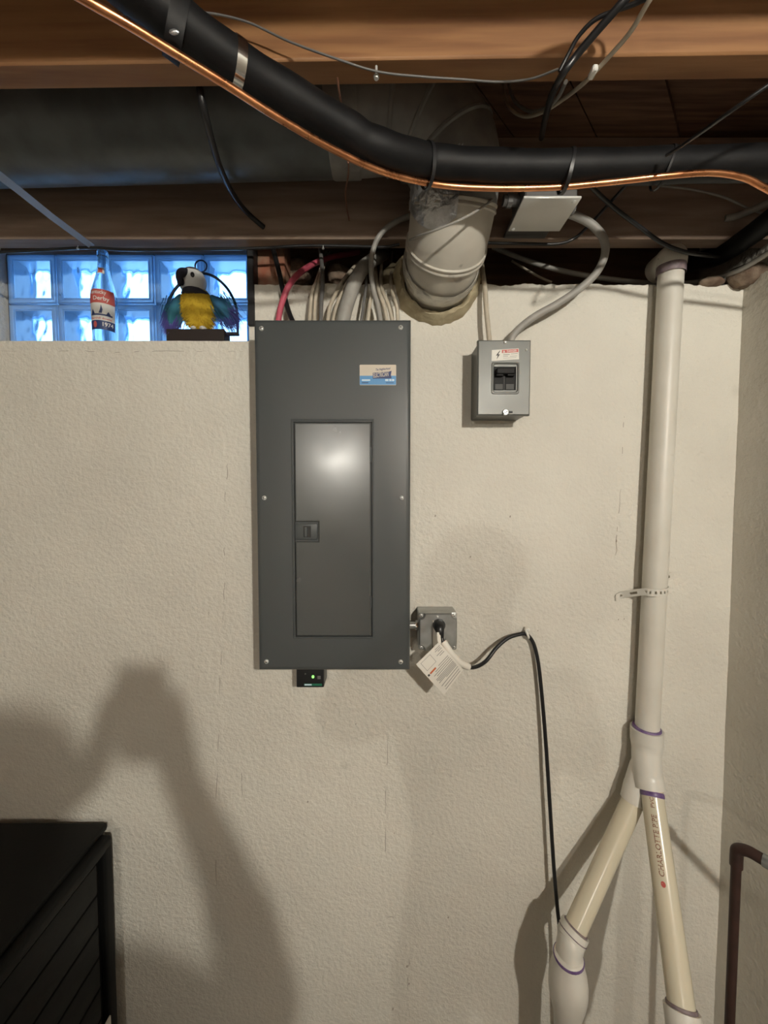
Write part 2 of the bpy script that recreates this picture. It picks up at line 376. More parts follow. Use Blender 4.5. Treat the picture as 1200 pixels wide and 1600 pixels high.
# ceiling: slab, diagonal boards, joists
ceil = MB().box(XL-.1, XR+.2, YB-.1, .30, ZT+.02, ZT+.06).build('ceiling', M['plank'], kind='structure', label='open basement ceiling of wooden joists under diagonal boards', cat='ceiling')
bw, k45 = .142, math.sqrt(.5)
brd = MB()
for i in range(26):
    c = Vector((-1.9 + i*.2 , -.35, ZT+.009))
    d = Vector((k45, k45, 0)).normalized(); nrm = Vector((-d.y, d.x, 0))
    mb = MB(); L = 1.35; hw = .139/2
    a = [c - d*L - nrm*hw, c + d*L - nrm*hw, c + d*L + nrm*hw, c - d*L + nrm*hw]
    dz = .002*random.random()
    vs = [Vector((p.x, p.y, ZT+dz)) for p in a] + [Vector((p.x, p.y, ZT+.019)) for p in a]
    mb.add(vs, [(0,3,2,1),(4,5,6,7),(0,1,5,4),(1,2,6,5),(2,3,7,6),(3,0,4,7)])
    lim = [max(-1.34, 0)]
    # keep the boards inside the room
    for v in mb.v:
        if v.y > .24: t = (v.y-.24); v.y -= t; v.x -= t
        if v.y < -1.15: t = (-1.15-v.y); v.y += t; v.x += t
    if max(v.x for v in mb.v) > XR+.19 or min(v.x for v in mb.v) < XL: continue
    mb.build('plank', M['plank'], ceil)
def joist(y0, y1, m, yaw=0, z0=ZJ, z1=ZT, x0=XL, x1=XR+.04):
    mb = MB(); n = 60
    mb.rbox(x0, x1, y0, y1, z0, z1, .0025, 1)
    for v in mb.v: v.y += v.x*yaw
    return mb.build('joist', m, ceil)
joist(-.04, -.002, M['joist_front'])
joist(-.425, -.389, M['joist'], -.0132)
for i in range(13):
    y0, y1 = -.834-.4064*i, -.796-.4064*i
    if i < 4: joist(y0, y1, M['joist'], x1=-.165); joist(y0, y1, M['joist'], z0=CZ+.657, x0=-.127)  # unseen joists, made shallow on the right to shape light on the orange joist
    else: joist(y0, y1, M['joist'])
MB().rbox(-.165, -.127, -2.41, -.66, ZJ, ZT, .0025, 1).build('light_blocker_beam', M['joist'], ceil)  # unseen beam, added to keep lamp light off the orange joist's left end
# rim board and sill plate above the wall
MB().box(XL, XR+.05, .205, .26, CZ+.80, ZT+.02).box(WX1+.0, XR+.05, .205, .245, ZW-.004, CZ+.80).build('trim_1', M['rim'], kind='structure', label='brown rim board above the top of the wall', cat='rim board')
MB().rbox(WX1+.10, XR-.02, .11, .204, ZW-.003, ZW+.035, .003, 1).build('trim_2', M['rim'], kind='structure', label='brown wooden sill plate lying on the wall top', cat='sill plate')
MB().rbox(WX0-.3, WX1+.02, .15, .204, CZ+.712, CZ+.80, .003, 1).build('trim_3', M['rim'], kind='structure', label='wooden lintel over the glass block window', cat='lintel')

# ------------------------------------------------------------------ glass block window
win = thing('window_1', (-.75, .2, ZS), 'narrow window of ten wavy glass blocks above the left wall', 'window', kind='structure')
Y0, Y1, PT, BS = .160, .245, .1445, .1410
bx0, bz0 = -1.109, CZ+.4215
MB().box(WX0, WX1, .15, .255, ZS, bz0).build('mortar_bed', M['mortar'], win)
MB().box(bx0-.006, bx0, .165, .24, bz0, bz0+2*PT).box(bx0+5*PT-.004, WX1, .165, .24, bz0, bz0+2*PT).build('mortar_jamb', M['mortar'], win)
jm = MB()
for i in range(1, 5): jm.box(bx0+i*PT-.0035, bx0+i*PT, .17, .235, bz0, bz0+2*PT)
jm.box(bx0, bx0+5*PT, .17, .235, bz0+PT-.0035, bz0+PT)
jm.build('mortar_joint', M['mortar'], win)
def block_meshes(seed):
    rim = MB(); o, t = BS, .011
    # square glass tube with a lip at the front
    def ring(a0, a1, y0, y1):
        vs = []
        for y in (y0, y1):
            for a in (a0, a1): vs += [(a,y,a),(o-a,y,a),(o-a,y,o-a),(a,y,o-a)]
        fs = []
        for q in range(4):
            r = (q+1) % 4
            fs += [(q,r,4+r,4+q), (8+q,12+q,12+r,8+r), (q,8+q,8+r,r), (4+q,4+r,12+r,12+q)]
        rim.add(vs, fs)
    ring(0, .006, .004, .081); ring(.0015, .0135, 0, .005); ring(.0135, .017, .003, .0055); ring(.0015, .012, .08, .085)
    def pane(ya, yb, amp, sc, inset):
        mb = MB(); n = 22
        def h(u, v): return noise.noise(Vector((u*sc+seed*7.3, v*sc*.62, seed*3.1)))*min(1, 9*min(u, 1-u, v, 1-v))
        a, b = inset, o-inset
        mb.grid(lambda u, v: Vector((a+(b-a)*u, ya, a+(b-a)*v)), n, n)
        mb.grid(lambda u, v: Vector((a+(b-a)*u, yb+amp*h(u, v), a+(b-a)*v)), n, n)
        m2 = n+1; k = m2*m2
        edge = [i for i in range(n)] + [n+j*m2 for j in range(n)] + [k-1-i for i in range(n)] + [(n-j)*m2 for j in range(n)]
        E = len(edge)
        mb.f += [(edge[i], edge[(i+1) % E], edge[(i+1) % E]+k, edge[i]+k) for i in range(E)]
        return mb.mesh('pane', Vector(), 80)
    return rim.mesh('glass_block', Vector(), 30), pane(.004, .0095, .0032, 6.5, .0135), pane(.080, .0745, .0030, 6, .012)
variants = [block_meshes(k) for k in range(4)]
for a, b, c in variants: a.materials.append(M['blockrim']); b.materials.append(M['glassf']); c.materials.append(M['glassb'])
for j in range(2):
    for i in range(5):
        a, b, c = variants[(i*3+j*2) % 4]
        o = bpy.data.objects.new('glass_block', a); COL.objects.link(o); o.parent = win
        o.location = Vector((bx0+i*PT, Y0, bz0+j*PT)) - WL[win.name]
        for nm, me in (('front_pane', b), ('back_pane', c)):
            p = bpy.data.objects.new(nm, me); COL.objects.link(p); p.parent = o

# ================================================================== LAMPS (outside the frame, their light is in it)
def lamp(loc, m, label):
    t = thing('bare_bulb_lamp', (loc.x, loc.y, loc.z), label, 'lamp', 'bare ceiling bulbs')
    prof = [(.004,-.034),(.018,-.030),(.029,-.016),(.033,0),(.029,.016),(.018,.034),(.014,.046)]
    MB().lathe(prof, loc, n=20).build('bulb', m, t)
    MB().lathe([(.014,.046),(.016,.048),(.016,.066)], loc, n=16).build('bulb_base', M['chrome'], t)
    MB().lathe([(.022,.064),(.026,.07),(.034,.09),(.055,.105),(.055,.118)], loc, n=24).build('lamp_holder', M['porcelain'], t)
    MB().rbox(loc.x-.07, loc.x+.07, loc.y-.16, loc.y+.16, loc.z+.118, loc.z+.155, .002, 1).build('mounting_board', M['joist'], t)
lamp(LAMP1, M['bulb'], 'bare bulb in a porcelain holder behind the photographer, nearer one')
lamp(LAMP2, M['bulb2'], 'bare bulb in a porcelain holder deep in the room, farther one')

# ================================================================== BREAKER PANEL
SF = .90                                    # distance of the cover face
tl, br = at(398.5, 498, SF), at(641.5, 1048.5, SF)
px0, px1 = (at(397,498,SF).x+at(402,1047,SF).x)/2, (at(643,497,SF).x+at(640,1050,SF).x)/2
pz1, pz0 = tl.z, br.z
YF = -1+SF
panel = thing('breaker_cabinet', ((px0+px1)/2, -.05, pz0), 'tall grey electrical breaker panel with a closed door', 'breaker panel')
MB().rbox(px0+.012, px1-.012, YF+.014, 0, pz0+.012, pz1-.012, .002, 1).build('enclosure', M['panel'], panel)
pt = lambda px, py: (at(px, py, SF).x, at(px, py, SF).z)
hx0, hz1 = pt(459.5, 659); hx1, hz0 = pt(582, 995)
hx0 = (hx0 + pt(462, 992)[0])/2 - .001
cv = MB(); b = .007
def rect(x0, x1, z0, z1, y): return [Vector((x0,y,z0)), Vector((x1,y,z0)), Vector((x1,y,z1)), Vector((x0,y,z1))]
pr_ = [rect(px0+i_, px1-i_, pz0+i_, pz1-i_, YF+d_) for i_, d_ in ((0,.016),(0,.010),(.0008,.0066),(.0025,.0036),(.0055,.0013),(.012,0))]
h2 = rect(hx0, hx1, hz0, hz1, YF); h3 = rect(hx0, hx1, hz0, hz1, YF+.006); r3 = rect(px0, px1, pz0, pz1, YF+.016)
vs = sum(pr_, [])+h2+h3; fs = []
for lv in range(7):
    for q in range(4):
        a, c = lv*4+q, lv*4+(q+1) % 4; fs.append((a, c, c+4, a+4))
fs.append((28,29,30,31)); fs.append((3,2,1,0))
cv.add(vs, fs)
cover = cv.build('cover', M['panel'], panel, angle=38)
fr = MB()  # embossed bead round the door
def bead(x0, x1, z0, z1, wd, hgt, yb):
    a = rect(x0,x1,z0,z1,yb); bq = rect(x0+wd*.4,x1-wd*.4,z0+wd*.4,z1-wd*.4,yb-hgt); c = rect(x0+wd*.7,x1-wd*.7,z0+wd*.7,z1-wd*.7,yb-hgt); d = rect(x0+wd,x1-wd,z0+wd,z1-wd,yb)
    fr.add(a+bq+c+d, [(l*4+q, l*4+(q+1) % 4, l*4+4+(q+1) % 4, l*4+4+q) for l in range(3) for q in range(4)])
ex0, ez1 = pt(455, 654.5); ex1, ez0 = pt(584.5, 998.5)
bead((ex0+pt(458,992)[0])/2-.0005, ex1, ez0, ez1, .0045, .0018, YF+.0002)
fr.build('door_surround', M['panel'], panel, angle=20)
# door with a notch for the latch
dx0, dz1 = hx0+.0025, hz1-.003; dx1, dz0 = hx1-.0035, hz0+.0025
nx1, nzt = pt(498, 815); _, nzb = pt(498, 846)
poly = [(dx0,dz0),(dx1,dz0),(dx1,dz1),(dx0,dz1),(dx0,nzt),(nx1,nzt),(nx1,nzb),(dx0,nzb)]
dm = MB(); n = len(poly)
cxd, czd = (dx0+dx1)/2, (dz0+dz1)/2
def insd(i, e):
    x, z = poly[i]
    sx = e if x < nx1-.0001 else (-e if x > cxd+.02 else (e if i in (5,6) else -e))
    sz = {0:e,1:e,2:-e,3:-e,4:e,5:e,6:-e,7:-e}[i]
    return (x+sx, z+sz)
vs = [Vector((x, YF+.0058, z)) for x, z in poly] + [Vector((x, YF+.0004, z)) for x, z in poly] + [Vector((*[(insd(i,.0022))[0]], YF-.0012, insd(i,.0022)[1])) for i in range(n)]
fs = [tuple(range(n)), ] + [(l*n+i, l*n+(i+1) % n, (l+1)*n+(i+1) % n, (l+1)*n+i) for l in range(2) for i in range(n)] + [tuple(2*n+i for i in range(n))]
dm.add(vs, fs)
door = dm.build('door', M['door'], panel, angle=20)
lx0, lz1 = pt(461, 818.5); lx1, lz0 = pt(495.5, 843)
MB().rbox(lx0, lx1, YF-.0005, YF+.0057, lz0, lz1, .0012, 2).build('latch', M['panel'], door)
sx0, sz1 = pt(474, 822); sx1, sz0 = pt(486, 839.5)
MB().rbox(sx0, sx1, YF-.0009, YF+.001, sz0, sz1, .0003, 1).build('latch_slot', M['slot'], door)
MB().rbox(sx0+.003, sx0+.0095, YF-.0032, YF, sz0+.002, sz1-.002, .0006, 1).build('latch_slider', M['panel'], door)
for ya, yb_ in ((699,722),(931,949)):
    ax, az1 = pt(577.5, ya); bx, az0 = pt(581.5, yb_)
    MB().tube([Vector(((ax+bx)/2, YF-.0005, az0)), Vector(((ax+bx)/2, YF-.0005, az1))], .0021, 10).build('hinge', M['panel'], door)
def screw(px, py, s, parent, r=.0055, m='screw', slot=True, ang=.6):
    p = at(px, py, s); mb = MB().lathe([(r,0),(r,.0012),(r*.8,.0028),(r*.35,.0036),(.0001,.0038)], p, (0,-1,0), 14)
    o = mb.build('screw', M[m], parent)
    if slot:
        c, sn = math.cos(ang), math.sin(ang); q = MB()
        for (ca, sa) in ((c, sn), (-sn, c)):
            q.add([p + Vector((ca*a - sa*bq, -y, sa*a + ca*bq)) for y in (.0030, .0041) for a, bq in ((-r*.6,-r*.11),(r*.6,-r*.11),(r*.6,r*.11),(-r*.6,r*.11))], [(0,1,2,3),(4,7,6,5),(0,4,5,1),(1,5,6,2),(2,6,7,3),(3,7,4,0)])
        q.build('screw_slot', M['slot'], o)
    return o
for i, (a, c) in enumerate(((408.5,513.5),(626,512),(413,778),(627.5,778),(416.5,1033.5),(626,1034))): screw(a, c, SF, panel, ang=.3+i*.5)
# sticker
c0 = at(562, 602, SF); c1 = at(619, 570, SF); sw, sh = c1.x-c0.x, c1.z-c0.z
sf = lambda d: (lambda u, v: Vector((c0.x+u, YF-d, c0.z+v)))
stk = MB().prism(rrect(0, sw, 0, sh, .002), lambda u, v, w_: Vector((c0.x+u, YF-w_, c0.z+v)), .0001, .0006).build('sticker', M['cream'], panel, label='blue and cream electrician business sticker')
flat = lambda pts, d: MB().add([sf(d)(u*sw, v*sh) for u, v in pts], [tuple(range(len(pts)))])
flat([(.003,.02),(.997,.02),(.997,.46),(.003,.46)], .0009).build('blue_field', M['blue'], stk)
bn = flat([(.36,.32),(.80,.32),(.80,.66),(.36,.60)], .0012); bn.add([sf(.0012)(u*sw, v*sh) for u, v in ((.80,.32),(.875,.34),(.855,.50),(.875,.70),(.80,.66))], [(0,1,2,3,4)]); bn.build('banner', M['navy'], stk)
MB().text('ELECTRICIAN', lambda u, v: sf(.0015)(.375*sw+u, .36*sh+v+u*.10), sw*.415, sh*.22).build('lettering', M['cream'], stk)
MB().text('The Neighborhood', lambda u, v: sf(.0009)(.43*sw+u, .66*sh+v+u*.10), sw*.40, sh*.15, .03).build('script_lettering', M['navy'], stk)
for u0, u1, v0, v1 in ((.06,.29,.21,.28),(.70,.79,.20,.29),(.81,.87,.20,.29),(.885,.95,.20,.29)): MB().add([sf(.0013)(u*sw, v*sh) for u, v in ((u0,v0),(u1,v0),(u1,v1),(u0,v1))], [(0,1,2,3)]).build('pale_print_line', M['pale'], stk)
for u0, u1, v0, v1 in ((.06,.24,.10,.14),(.72,.93,.10,.13)): MB().add([sf(.0013)(u*sw, v*sh) for u, v in ((u0,v0),(u1,v0),(u1,v1),(u0,v1))], [(0,1,2,3)]).build('small_print_line', M['navy'], stk)

# surge protector under the panel
s_ = .945
a, c = at(463, 1074.5, s_), at(506, 1040, s_); yq = -1+s_
sp = thing('surge_protector', ((a.x+c.x)/2, yq+.02, a.z), 'small black surge protector with a green light under the breaker panel', 'surge protector')
MB().rbox(a.x, c.x, yq, yq+.052, a.z, pz0+.0118, .003, 2).build('body', M['black'], sp)
f2 = lambda x0, x1, y0, y1, d: (lambda p, q: MB().box(p.x, q.x, yq-d, yq, p.z, q.z))(at(x0, y1, s_), at(x1, y0, s_))
f2(475, 503, 1068, 1071.5, .0006).build('green_stripe', M['green'], sp)
tq = MB(); p, q = at(476, 1070.8, s_), at(487, 1068.6, s_); tq.box(p.x, q.x, yq-.0009, yq, p.z, q.z); tq.build('white_mark', M['pale'], sp)
MB().ball(at(489, 1057.5, s_-.001), .0034, .002, .0040, 12, 8).build('indicator_light', M['led'], sp)
f2(496, 501, 1056, 1061, .0005).build('grey_mark', M['nm_dkgrey'], sp)
MB().ball(at(477, 1053, s_), .002, .0012, .002, 8, 6).build('dim_light', M['breakgrey'], sp)

# ================================================================== BREAKER ENCLOSURE (upper right)
s_ = .92; yq = -1+s_
a, c = at(745, 649, s_), at(830, 531, s_); a.x = (at(746,531,s_).x+at(746,648,s_).x)/2
enc = thing('breaker_enclosure', ((a.x+c.x)/2, -.04, a.z), 'small grey steel box with two black breakers and a danger label', 'electrical box')
MB().rbox(a.x+.003, c.x-.003, yq+.006, 0, a.z+.003, c.z-.003, .002, 1).build('body', M['greybox'], enc)
# front cover with opening
ox0, oz1 = at(771.5,573,s_).x, at(771.5,573,s_).z; ox1, oz0 = at(806,610,s_).x, at(806,610,s_).z
cv = MB(); r0 = rect(a.x, c.x, a.z, c.z, yq+.012); r1 = rect(a.x, c.x, a.z, c.z, yq+.003); r2 = rect(a.x+.003, c.x-.003, a.z+.003, c.z-.003, yq); h2 = rect(ox0, ox1, oz0, oz1, yq); h3 = rect(ox0, ox1, oz0, oz1, yq+.004)
vs = r0+r1+r2+h2+h3
cv.add(vs, [(l*4+q, l*4+(q+1) % 4, l*4+4+(q+1) % 4, l*4+4+q) for l in range(4) for q in range(4)])
ecov = cv.build('cover', M['greybox'], enc, angle=25)
bz = MB(); outer = rrect(at(767.5,0,s_).x, at(811.5,0,s_).x, at(0,616,s_).z, at(0,565,s_).z, .006, 5)
def ringprof(mb, poly, steps, fn):
    n = len(poly); cu = sum(p[0] for p in poly)/n; cv_ = sum(p[1] for p in poly)/n; vs = []
    for ins, h in steps:
        for u, v in poly:
            du, dv = u-cu, v-cv_; L = math.hypot(du, dv); k = max(abs(du), abs(dv))
            vs.append(fn(u-ins*du/k*.9, v-ins*dv/k*.9, h))
    fs = [(l*n+i, l*n+(i+1) % n, (l+1)*n+(i+1) % n, (l+1)*n+i) for l in range(len(steps)-1) for i in range(n)]
    mb.add(vs, fs)
ex = lambda px_, py_: at(px_, py_, s_)
outer = rrect(ex(767.5,590).x, ex(811.5,590).x, ex(790,616).z, ex(790,565.5).z, .006, 5)
ringprof(bz, outer, ((0,-.0002),(.0012,.0022),(.0042,.0026),(.0068,-.0002)), lambda u, v, h: Vector((u, yq-h, v)))
bz.build('bezel', M['greybox'], ecov, angle=30)
MB().box(ox0-.001, ox1+.001, yq+.0046, yq+.0056, oz0-.002, oz1+.002).build('recess', M['slot'], enc)
mid = (ox0+ox1)/2
for k, (x0, x1) in enumerate(((ox0+.0015, mid-.0012), (mid+.0012, ox1-.0015))):
    bk = MB().rbox(x0, x1, yq+.004, yq+.021, oz0+.001, oz1-.002, .001, 1).build('breaker', M['breaker'], enc)
    MB().rbox(x0+.003, x1-.003, yq-.006, yq+.006, oz0+.032, oz1-.018, .0015, 1).build('toggle', M['breaker'], bk)
    MB().rbox(x0+.003, x1-.002, yq+.0034, yq+.0045, oz0+.003, oz0+.016, .0004, 1).build('rating_mark', M['breakgrey'], bk)
MB().rbox(ox0+.005, ox1-.005, yq-.009, yq+.002, oz1-.019, oz1-.005, .002, 1).build('handle_tie', M['breaker'], enc)
# danger label
q0, q1, q2, q3 = at(768,564,s_), at(811,561.5,s_), at(810.5,544.5,s_), at(768.5,547,s_)
def lf(d):
    def fn(u, v):
        p = (q0*(1-u)+q1*u)*(1-v) + (q3*(1-u)+q2*u)*v; return Vector((p.x, yq-d, p.z))
    return fn
def lquad(r, d): return MB().add([lf(d)(u, v) for u, v in ((r[0],r[2]),(r[1],r[2]),(r[1],r[3]),(r[0],r[3]))], [(0,1,2,3)])
lab = MB().prism([(0,0),(1,0),(1,1),(0,1)], lambda u, v, h: lf(h)(u, v), .0001, .0005).build('warning_label', M['white'], enc, label='white danger label with a red bar')
lquad((.37,.98,.66,.95), .0008).build('red_bar', M['red'], lab)
MB().text('DANGER', lambda u, v: lf(.0011)(.56+u, .71+v), .36, .18).add([lf(.0011)(u, v) for u, v in ((.41,.70),(.49,.70),(.45,.91))], [(0,1,2)]).build('danger_lettering', M['white'], lab)
MB().add([lf(.0009)(u, v) for u, v in ((.29,.90),(.15,.46),(.22,.46),(.18,.08),(.30,.56),(.235,.56),(.31,.88))], [(0,1,2,3,4,5,6)]).build('lightning_mark', M['printd'], lab)
tb = lquad((.42,.66,.46,.54), .0008)
for r in ((.70,.95,.50,.56),(.42,.60,.32,.38),(.66,.93,.30,.35),(.42,.9,.16,.2)): tb2 = lquad(r, .0008); tb.add(tb2.v, tb2.f)
tb.build('small_print_line', M['print_'], lab)
screw(789.5, 535, s_, enc, .0042, slot=False); screw(822, 547, s_, enc, .0024, 'white', slot=False)
o = MB().lathe([(.0075,0),(.0075,.002),(.006,.0045),(.0001,.005)], at(789.5,644.5,s_), (0,-1,0), 16).build('cover_screw', M['steel'], enc)
p = at(789.5,644.5,s_-.0045); dv = Vector((.9,0,.42)).normalized()
MB().ribbon([p-dv*.006, p+dv*.006], (-.42,0,.9), .0018, .0012).build('screw_slot', M['slot'], o)
MB().ribbon([at(794,644,s_-.0004), at(801,644,s_-.0004)], (0,0,1), .005, .0006).build('keyhole', M['slot'], ecov)

# ================================================================== OUTLET BOX
s_ = .945; yq = -1+s_
a, c = at(654, 1016, s_), at(714, 957, s_)
ob = thing('outlet_box', ((a.x+c.x)/2, -.03, a.z), 'square galvanised outlet box with a black plug, right of the breaker panel', 'outlet box')
MB().rbox(a.x, c.x, yq, 0, a.z, c.z, .0035, 2).build('body', M['steel'], ob)
e = .0135
W2 = a.x+.0005, c.x-.0005, a.z+.0005, c.z-.0005
def oct_(i):
    x0, x1, z0, z1 = W2[0]+i, W2[1]-i, W2[2]+i, W2[3]-i; k = e
    pts = []
    for cx, cz, a0 in ((x1, z1, 270), (x0, z1, 0), (x0, z0, 90), (x1, z0, 180)):
        # concave corner notch
        for j in range(6):
            an = R(a0 - 18*j) if False else R(a0-90+90) - R(18*j)
            pts.append((cx+k*math.cos(an), cz+k*math.sin(an)))
    return pts
def notch(i):
    x0, x1, z0, z1 = W2[0]+i, W2[1]-i, W2[2]+i, W2[3]-i; k = e; pts = []
    for cx, cz, st, en in ((x1,z0,180,90), (x1,z1,270,180), (x0,z1,360,270), (x0,z0,90,0)):
        for j in range(6):
            an = R(st+(en-st)*j/5); pts.append((cx+k*math.cos(an), cz+k*math.sin(an)))
    return pts
pl = MB(); P0, P1 = notch(.0), notch(.0028); nn = len(P0)
pl.add([Vector((u, yq+.0005, v)) for u, v in P0] + [Vector((u, yq-.0045, v)) for u, v in P0] + [Vector((u, yq-.0075, v)) for u, v in P1],
       [(l*nn+i, l*nn+(i+1) % nn, (l+1)*nn+(i+1) % nn, (l+1)*nn+i) for l in range(2) for i in range(nn)] + [tuple(2*nn+i for i in range(nn))])
pl.build('cover_plate', M['steel'], ob, angle=30)
s2 = s_-.0075; y2 = -1+s2
for a_, c_ in ((658,961.5),(709.5,961.5),(658.5,1011),(708.5,1011)): screw(a_, c_, s_-.001, ob, .0048, ang=.4)
screw(683.5, 963.5, s2, ob, .0028, slot=False)
r0_, r1_ = at(675, 1014.5, s2), at(694.5, 969, s2)
MB().rbox(r0_.x, r1_.x, y2-.0012, y2+.002, r0_.z, r1_.z, .0009, 1).build('receptacle_frame', M['nm_grey'], ob)
MB().rbox(r0_.x+.002, r1_.x-.002, y2-.0032, y2+.002, r0_.z+.002, r1_.z-.002, .001, 1).build('receptacle', M['white'], ob)
# conduit nipple into the panel
zc = at(646, 978, .965).z
MB().tube([Vector((px1-.013, -.03, zc)), Vector((a.x+.002, -.03, zc))], .009, 16).tube([Vector((a.x-.006, -.03, zc)), Vector((a.x+.001, -.03, zc))], .013, 8).build('conduit_nipple', M['steel'], ob)

# power cord with plug and paper tag
pc = thing('power_cord', at(878, 1590, .95), 'black power cord running from the outlet box down the wall', 'power cord')
pgc = at(686, 980, .93)
pg = MB()
pgp = [at(686,977,.934), at(686,979,.925), at(686.5,982,.918), at(687.5,987,.914), at(689,993,.913), at(690.5,998,.912)]
pg.tube(spline(pgp, 4), lambda t: .0115*(1-t)**.8+.0045, 14)
pg.build('plug', M['black'], pc)
cp = [(690,996,.912),(693,1004,.908),(705,1022,.902),(720,1036,.908),(738,1043,.925),(758,1034,.945),(775,1013,.962),(792,998,.974),(808,992,.980),(822,991,.984),(833,1004,.984),(840,1030,.980),(845,1070,.978),(852,1150,.975),(858,1240,.970),(865,1350,.965),(871,1420,.960),(876,1466,.955),(879,1540,.95),(881,1680,.95)]
cpts = spline([at(*p) for p in cp], 8)
MB().tube(cpts, .0049, 10).build('cord', M['black'], pc)
MB().tube(spline([at(692.5,1002.5,.9085), at(705,1021,.9015), at(718,1034.5,.906), at(732,1042,.919)], 6), .0085, 12).build('tag_sleeve', M['paper'], pc)
A, B, C_, D = at(686,1003,.899), at(650,1038,.902), at(694,1085.5,.899), at(724,1046,.897)
def tf(d):
    nrm = (B-A).cross(D-A).normalized();
    if nrm.y > 0: nrm = -nrm
    def fn(u, v):   # u: A->D direction (down right), v: A->B direction
        p = (A*(1-u)+D*u)*(1-v) + (B*(1-u)+C_*u)*v
        return p + nrm*(d + .004*math.sin(u*3.0)*(1-v*.3))
    return fn
tgm = MB(); tgm.grid(lambda u, v: tf(0)(u, v), 10, 8); tgm.grid(lambda u, v: tf(.0004)(u, v), 10, 8)
n1 = 99
edge = list(range(10)) + [10+j*11 for j in range(8)] + [98-i for i in range(10)] + [(8-j)*11 for j in range(8)]
tgm.f += [(edge[i], edge[(i+1) % 36], edge[(i+1) % 36]+n1, edge[i]+n1) for i in range(36)]
tg = tgm.build('tag', M['paper'], pc, label='white printed paper warning tag')
def trect(u0, u1, v0, v1, d=.0008):
    return MB().grid(lambda u, v: tf(d)(u0+(u1-u0)*u, v0+(v1-v0)*v), 6, 2)
nk = MB(); nk.grid(lambda u, v: at(682.5+5.5*u+v*1.5, 988+18*v, .905+.0004), 2, 3); nk.grid(lambda u, v: at(682.5+5.5*u+v*1.5, 988+18*v, .905), 2, 3); nk.build('tag_loop', M['paper'], tg)
tq = MB()
def addr(mb, *r):
    q = trect(*r); mb.add(q.v, q.f)
# lines run along v; rows stack along u
for u0, v0, v1 in ((.40,.06,.50),(.45,.06,.70),(.50,.04,.82),(.55,.04,.75),(.60,.05,.85),(.635,.05,.85),(.67,.05,.80),(.705,.05,.85),(.74,.06,.55),(.80,.06,.86),(.87,.08,.80),(.93,.1,.84)): addr(tq, u0, u0+.022, v0, v1)
for u0, v0, v1 in ((.06,.05,.26),(.10,.06,.30),(.14,.05,.22),(.20,.08,.34),(.25,.06,.26)): addr(tq, u0, u0+.02, v0, v1)
for r in ((.06,.30,.46,.475),(.06,.30,.86,.875),(.06,.07,.46,.87),(.29,.30,.46,.87)): addr(tq, *r)
tq.build('tag_print_line', M['print_'], tg)
addr2 = trect(.375, .415, .60, .86); addr2.build('orange_bar', M['orange'], tg)
trect(.375, .42, .89, .96).build('warning_mark', M['printd'], tg)
# cable clip
cl = MB(); p = at(822, 991, .984)
cl.tube([p + Vector((-.010*math.cos(t)*.35+.002, -.010*math.cos(t)*.0 - .007*math.sin(t)-.001, .009*math.cos(t))) for t in [math.pi*i/8 for i in range(9)]], .003, 8)
cl.rbox(p.x-.002, p.x+.010, -.016, -.001, p.z+.006, p.z+.016, .002, 1)
ck = cl.build('cable_clip', M['white'], label='small white cable clip holding the black cord at its bend', cat='cable clip')
MB().lathe([(.0028,0),(.0028,.002)], Vector((p.x+.004, -.016, p.z+.011)), (0,-1,0), 10).build('nail', M['screw'], ck)

# ================================================================== PVC DRAIN
dr = thing('drain_pipe', at(1018, 1235, .95), 'white plastic drain pipe that splits into two legs near the floor', 'drain pipe')
Rt, Rb = at(1049, 408, .963), at(1010.5, 1150, .963)
MB().tube([Rt, Rt*.7+Rb*.3, Rt*.4+Rb*.6, Rb], .0272, 28).build('riser', M['pvc'], dr)
def sub(p, q, t): return p*(1-t)+q*t
# purple smudge at the top of riser
pr = MB(); d_ = (Rb-Rt).normalized()
MB().tube(spline([Rt+d_*.012, Rt-d_*.006, Rt+Vector((.0,.016,.004)), Rt+Vector((.002,.034,.006)), Rt+Vector((.003,.052,.006))], 6), .0318, 26).build('top_elbow', M['pvc'], dr)
pr.tube([Rt+d_*.012, Rt+d_*.034], .0308, 28, caps=False); pr.build('primer_band', M['primer_old'], dr)
hub = MB(); A0, A1, A2 = at(1010.5,1138,.962), at(1010,1192,.948), at(1016,1232,.928)
ax = spline([A0, at(1010.3,1160,.960), at(1009.5,1180,.953), A1, at(1012.5,1212,.939), A2], 6)
def rad(t): return .0368 if t < .17 else (.0368-(t-.17)*.03 if t < .33 else (.032 if t < .72 else .0318+.0012*(t > .8)))
hub.tube(ax, rad, 28)
B0, B1 = at(1005,1186,.962), at(989.5,1251,.950)
bax = [sub(B0, B1, t) for t in (0,.2,.5,.62,.66,1)]
hub.tube(bax, [.022,.026,.028,.0285,.0295,.0295], 24)
hub.build('wye_fitting', M['pvcfit'], dr, angle=50)
def band(c, axis, r, h, m, name='primer_band', r2=None):
    MB().lathe([(r,-h/2),(r+.0009,-h/4),(r+.0009,h/4),((r2 or r),h/2)], c, axis, 28).build(name, M[m], dr)
band(A0 + (A0-at(1010.3,1160,.966)).normalized()*.001, Rb-Rt, .0312, .008, 'primer')
# legs
L0, L1 = at(990,1249,.950), at(895.5,1458,.862)
MB().tube([sub(L0, L1, t) for t in (-.06,.3,.7,1.02)], .0242, 26).build('left_leg', M['pvcnew'], dr)
ld = (L1-L0).normalized()
band(L0 + ld*.004, ld, .0252, .0035, 'printd', 'joint_line')
R0, R1 = at(1017,1226,.930), at(1066,1582,.722)
rd = (R1-R0).normalized()
MB().tube([sub(R0, R1, t) for t in (-.02,.3,.7,1.03)], .0242, 28).build('right_leg', M['pvcnew'], dr)
band(R0 + rd*((A2-R0).dot(rd)+.0115), rd, .0250, .011, 'primer')
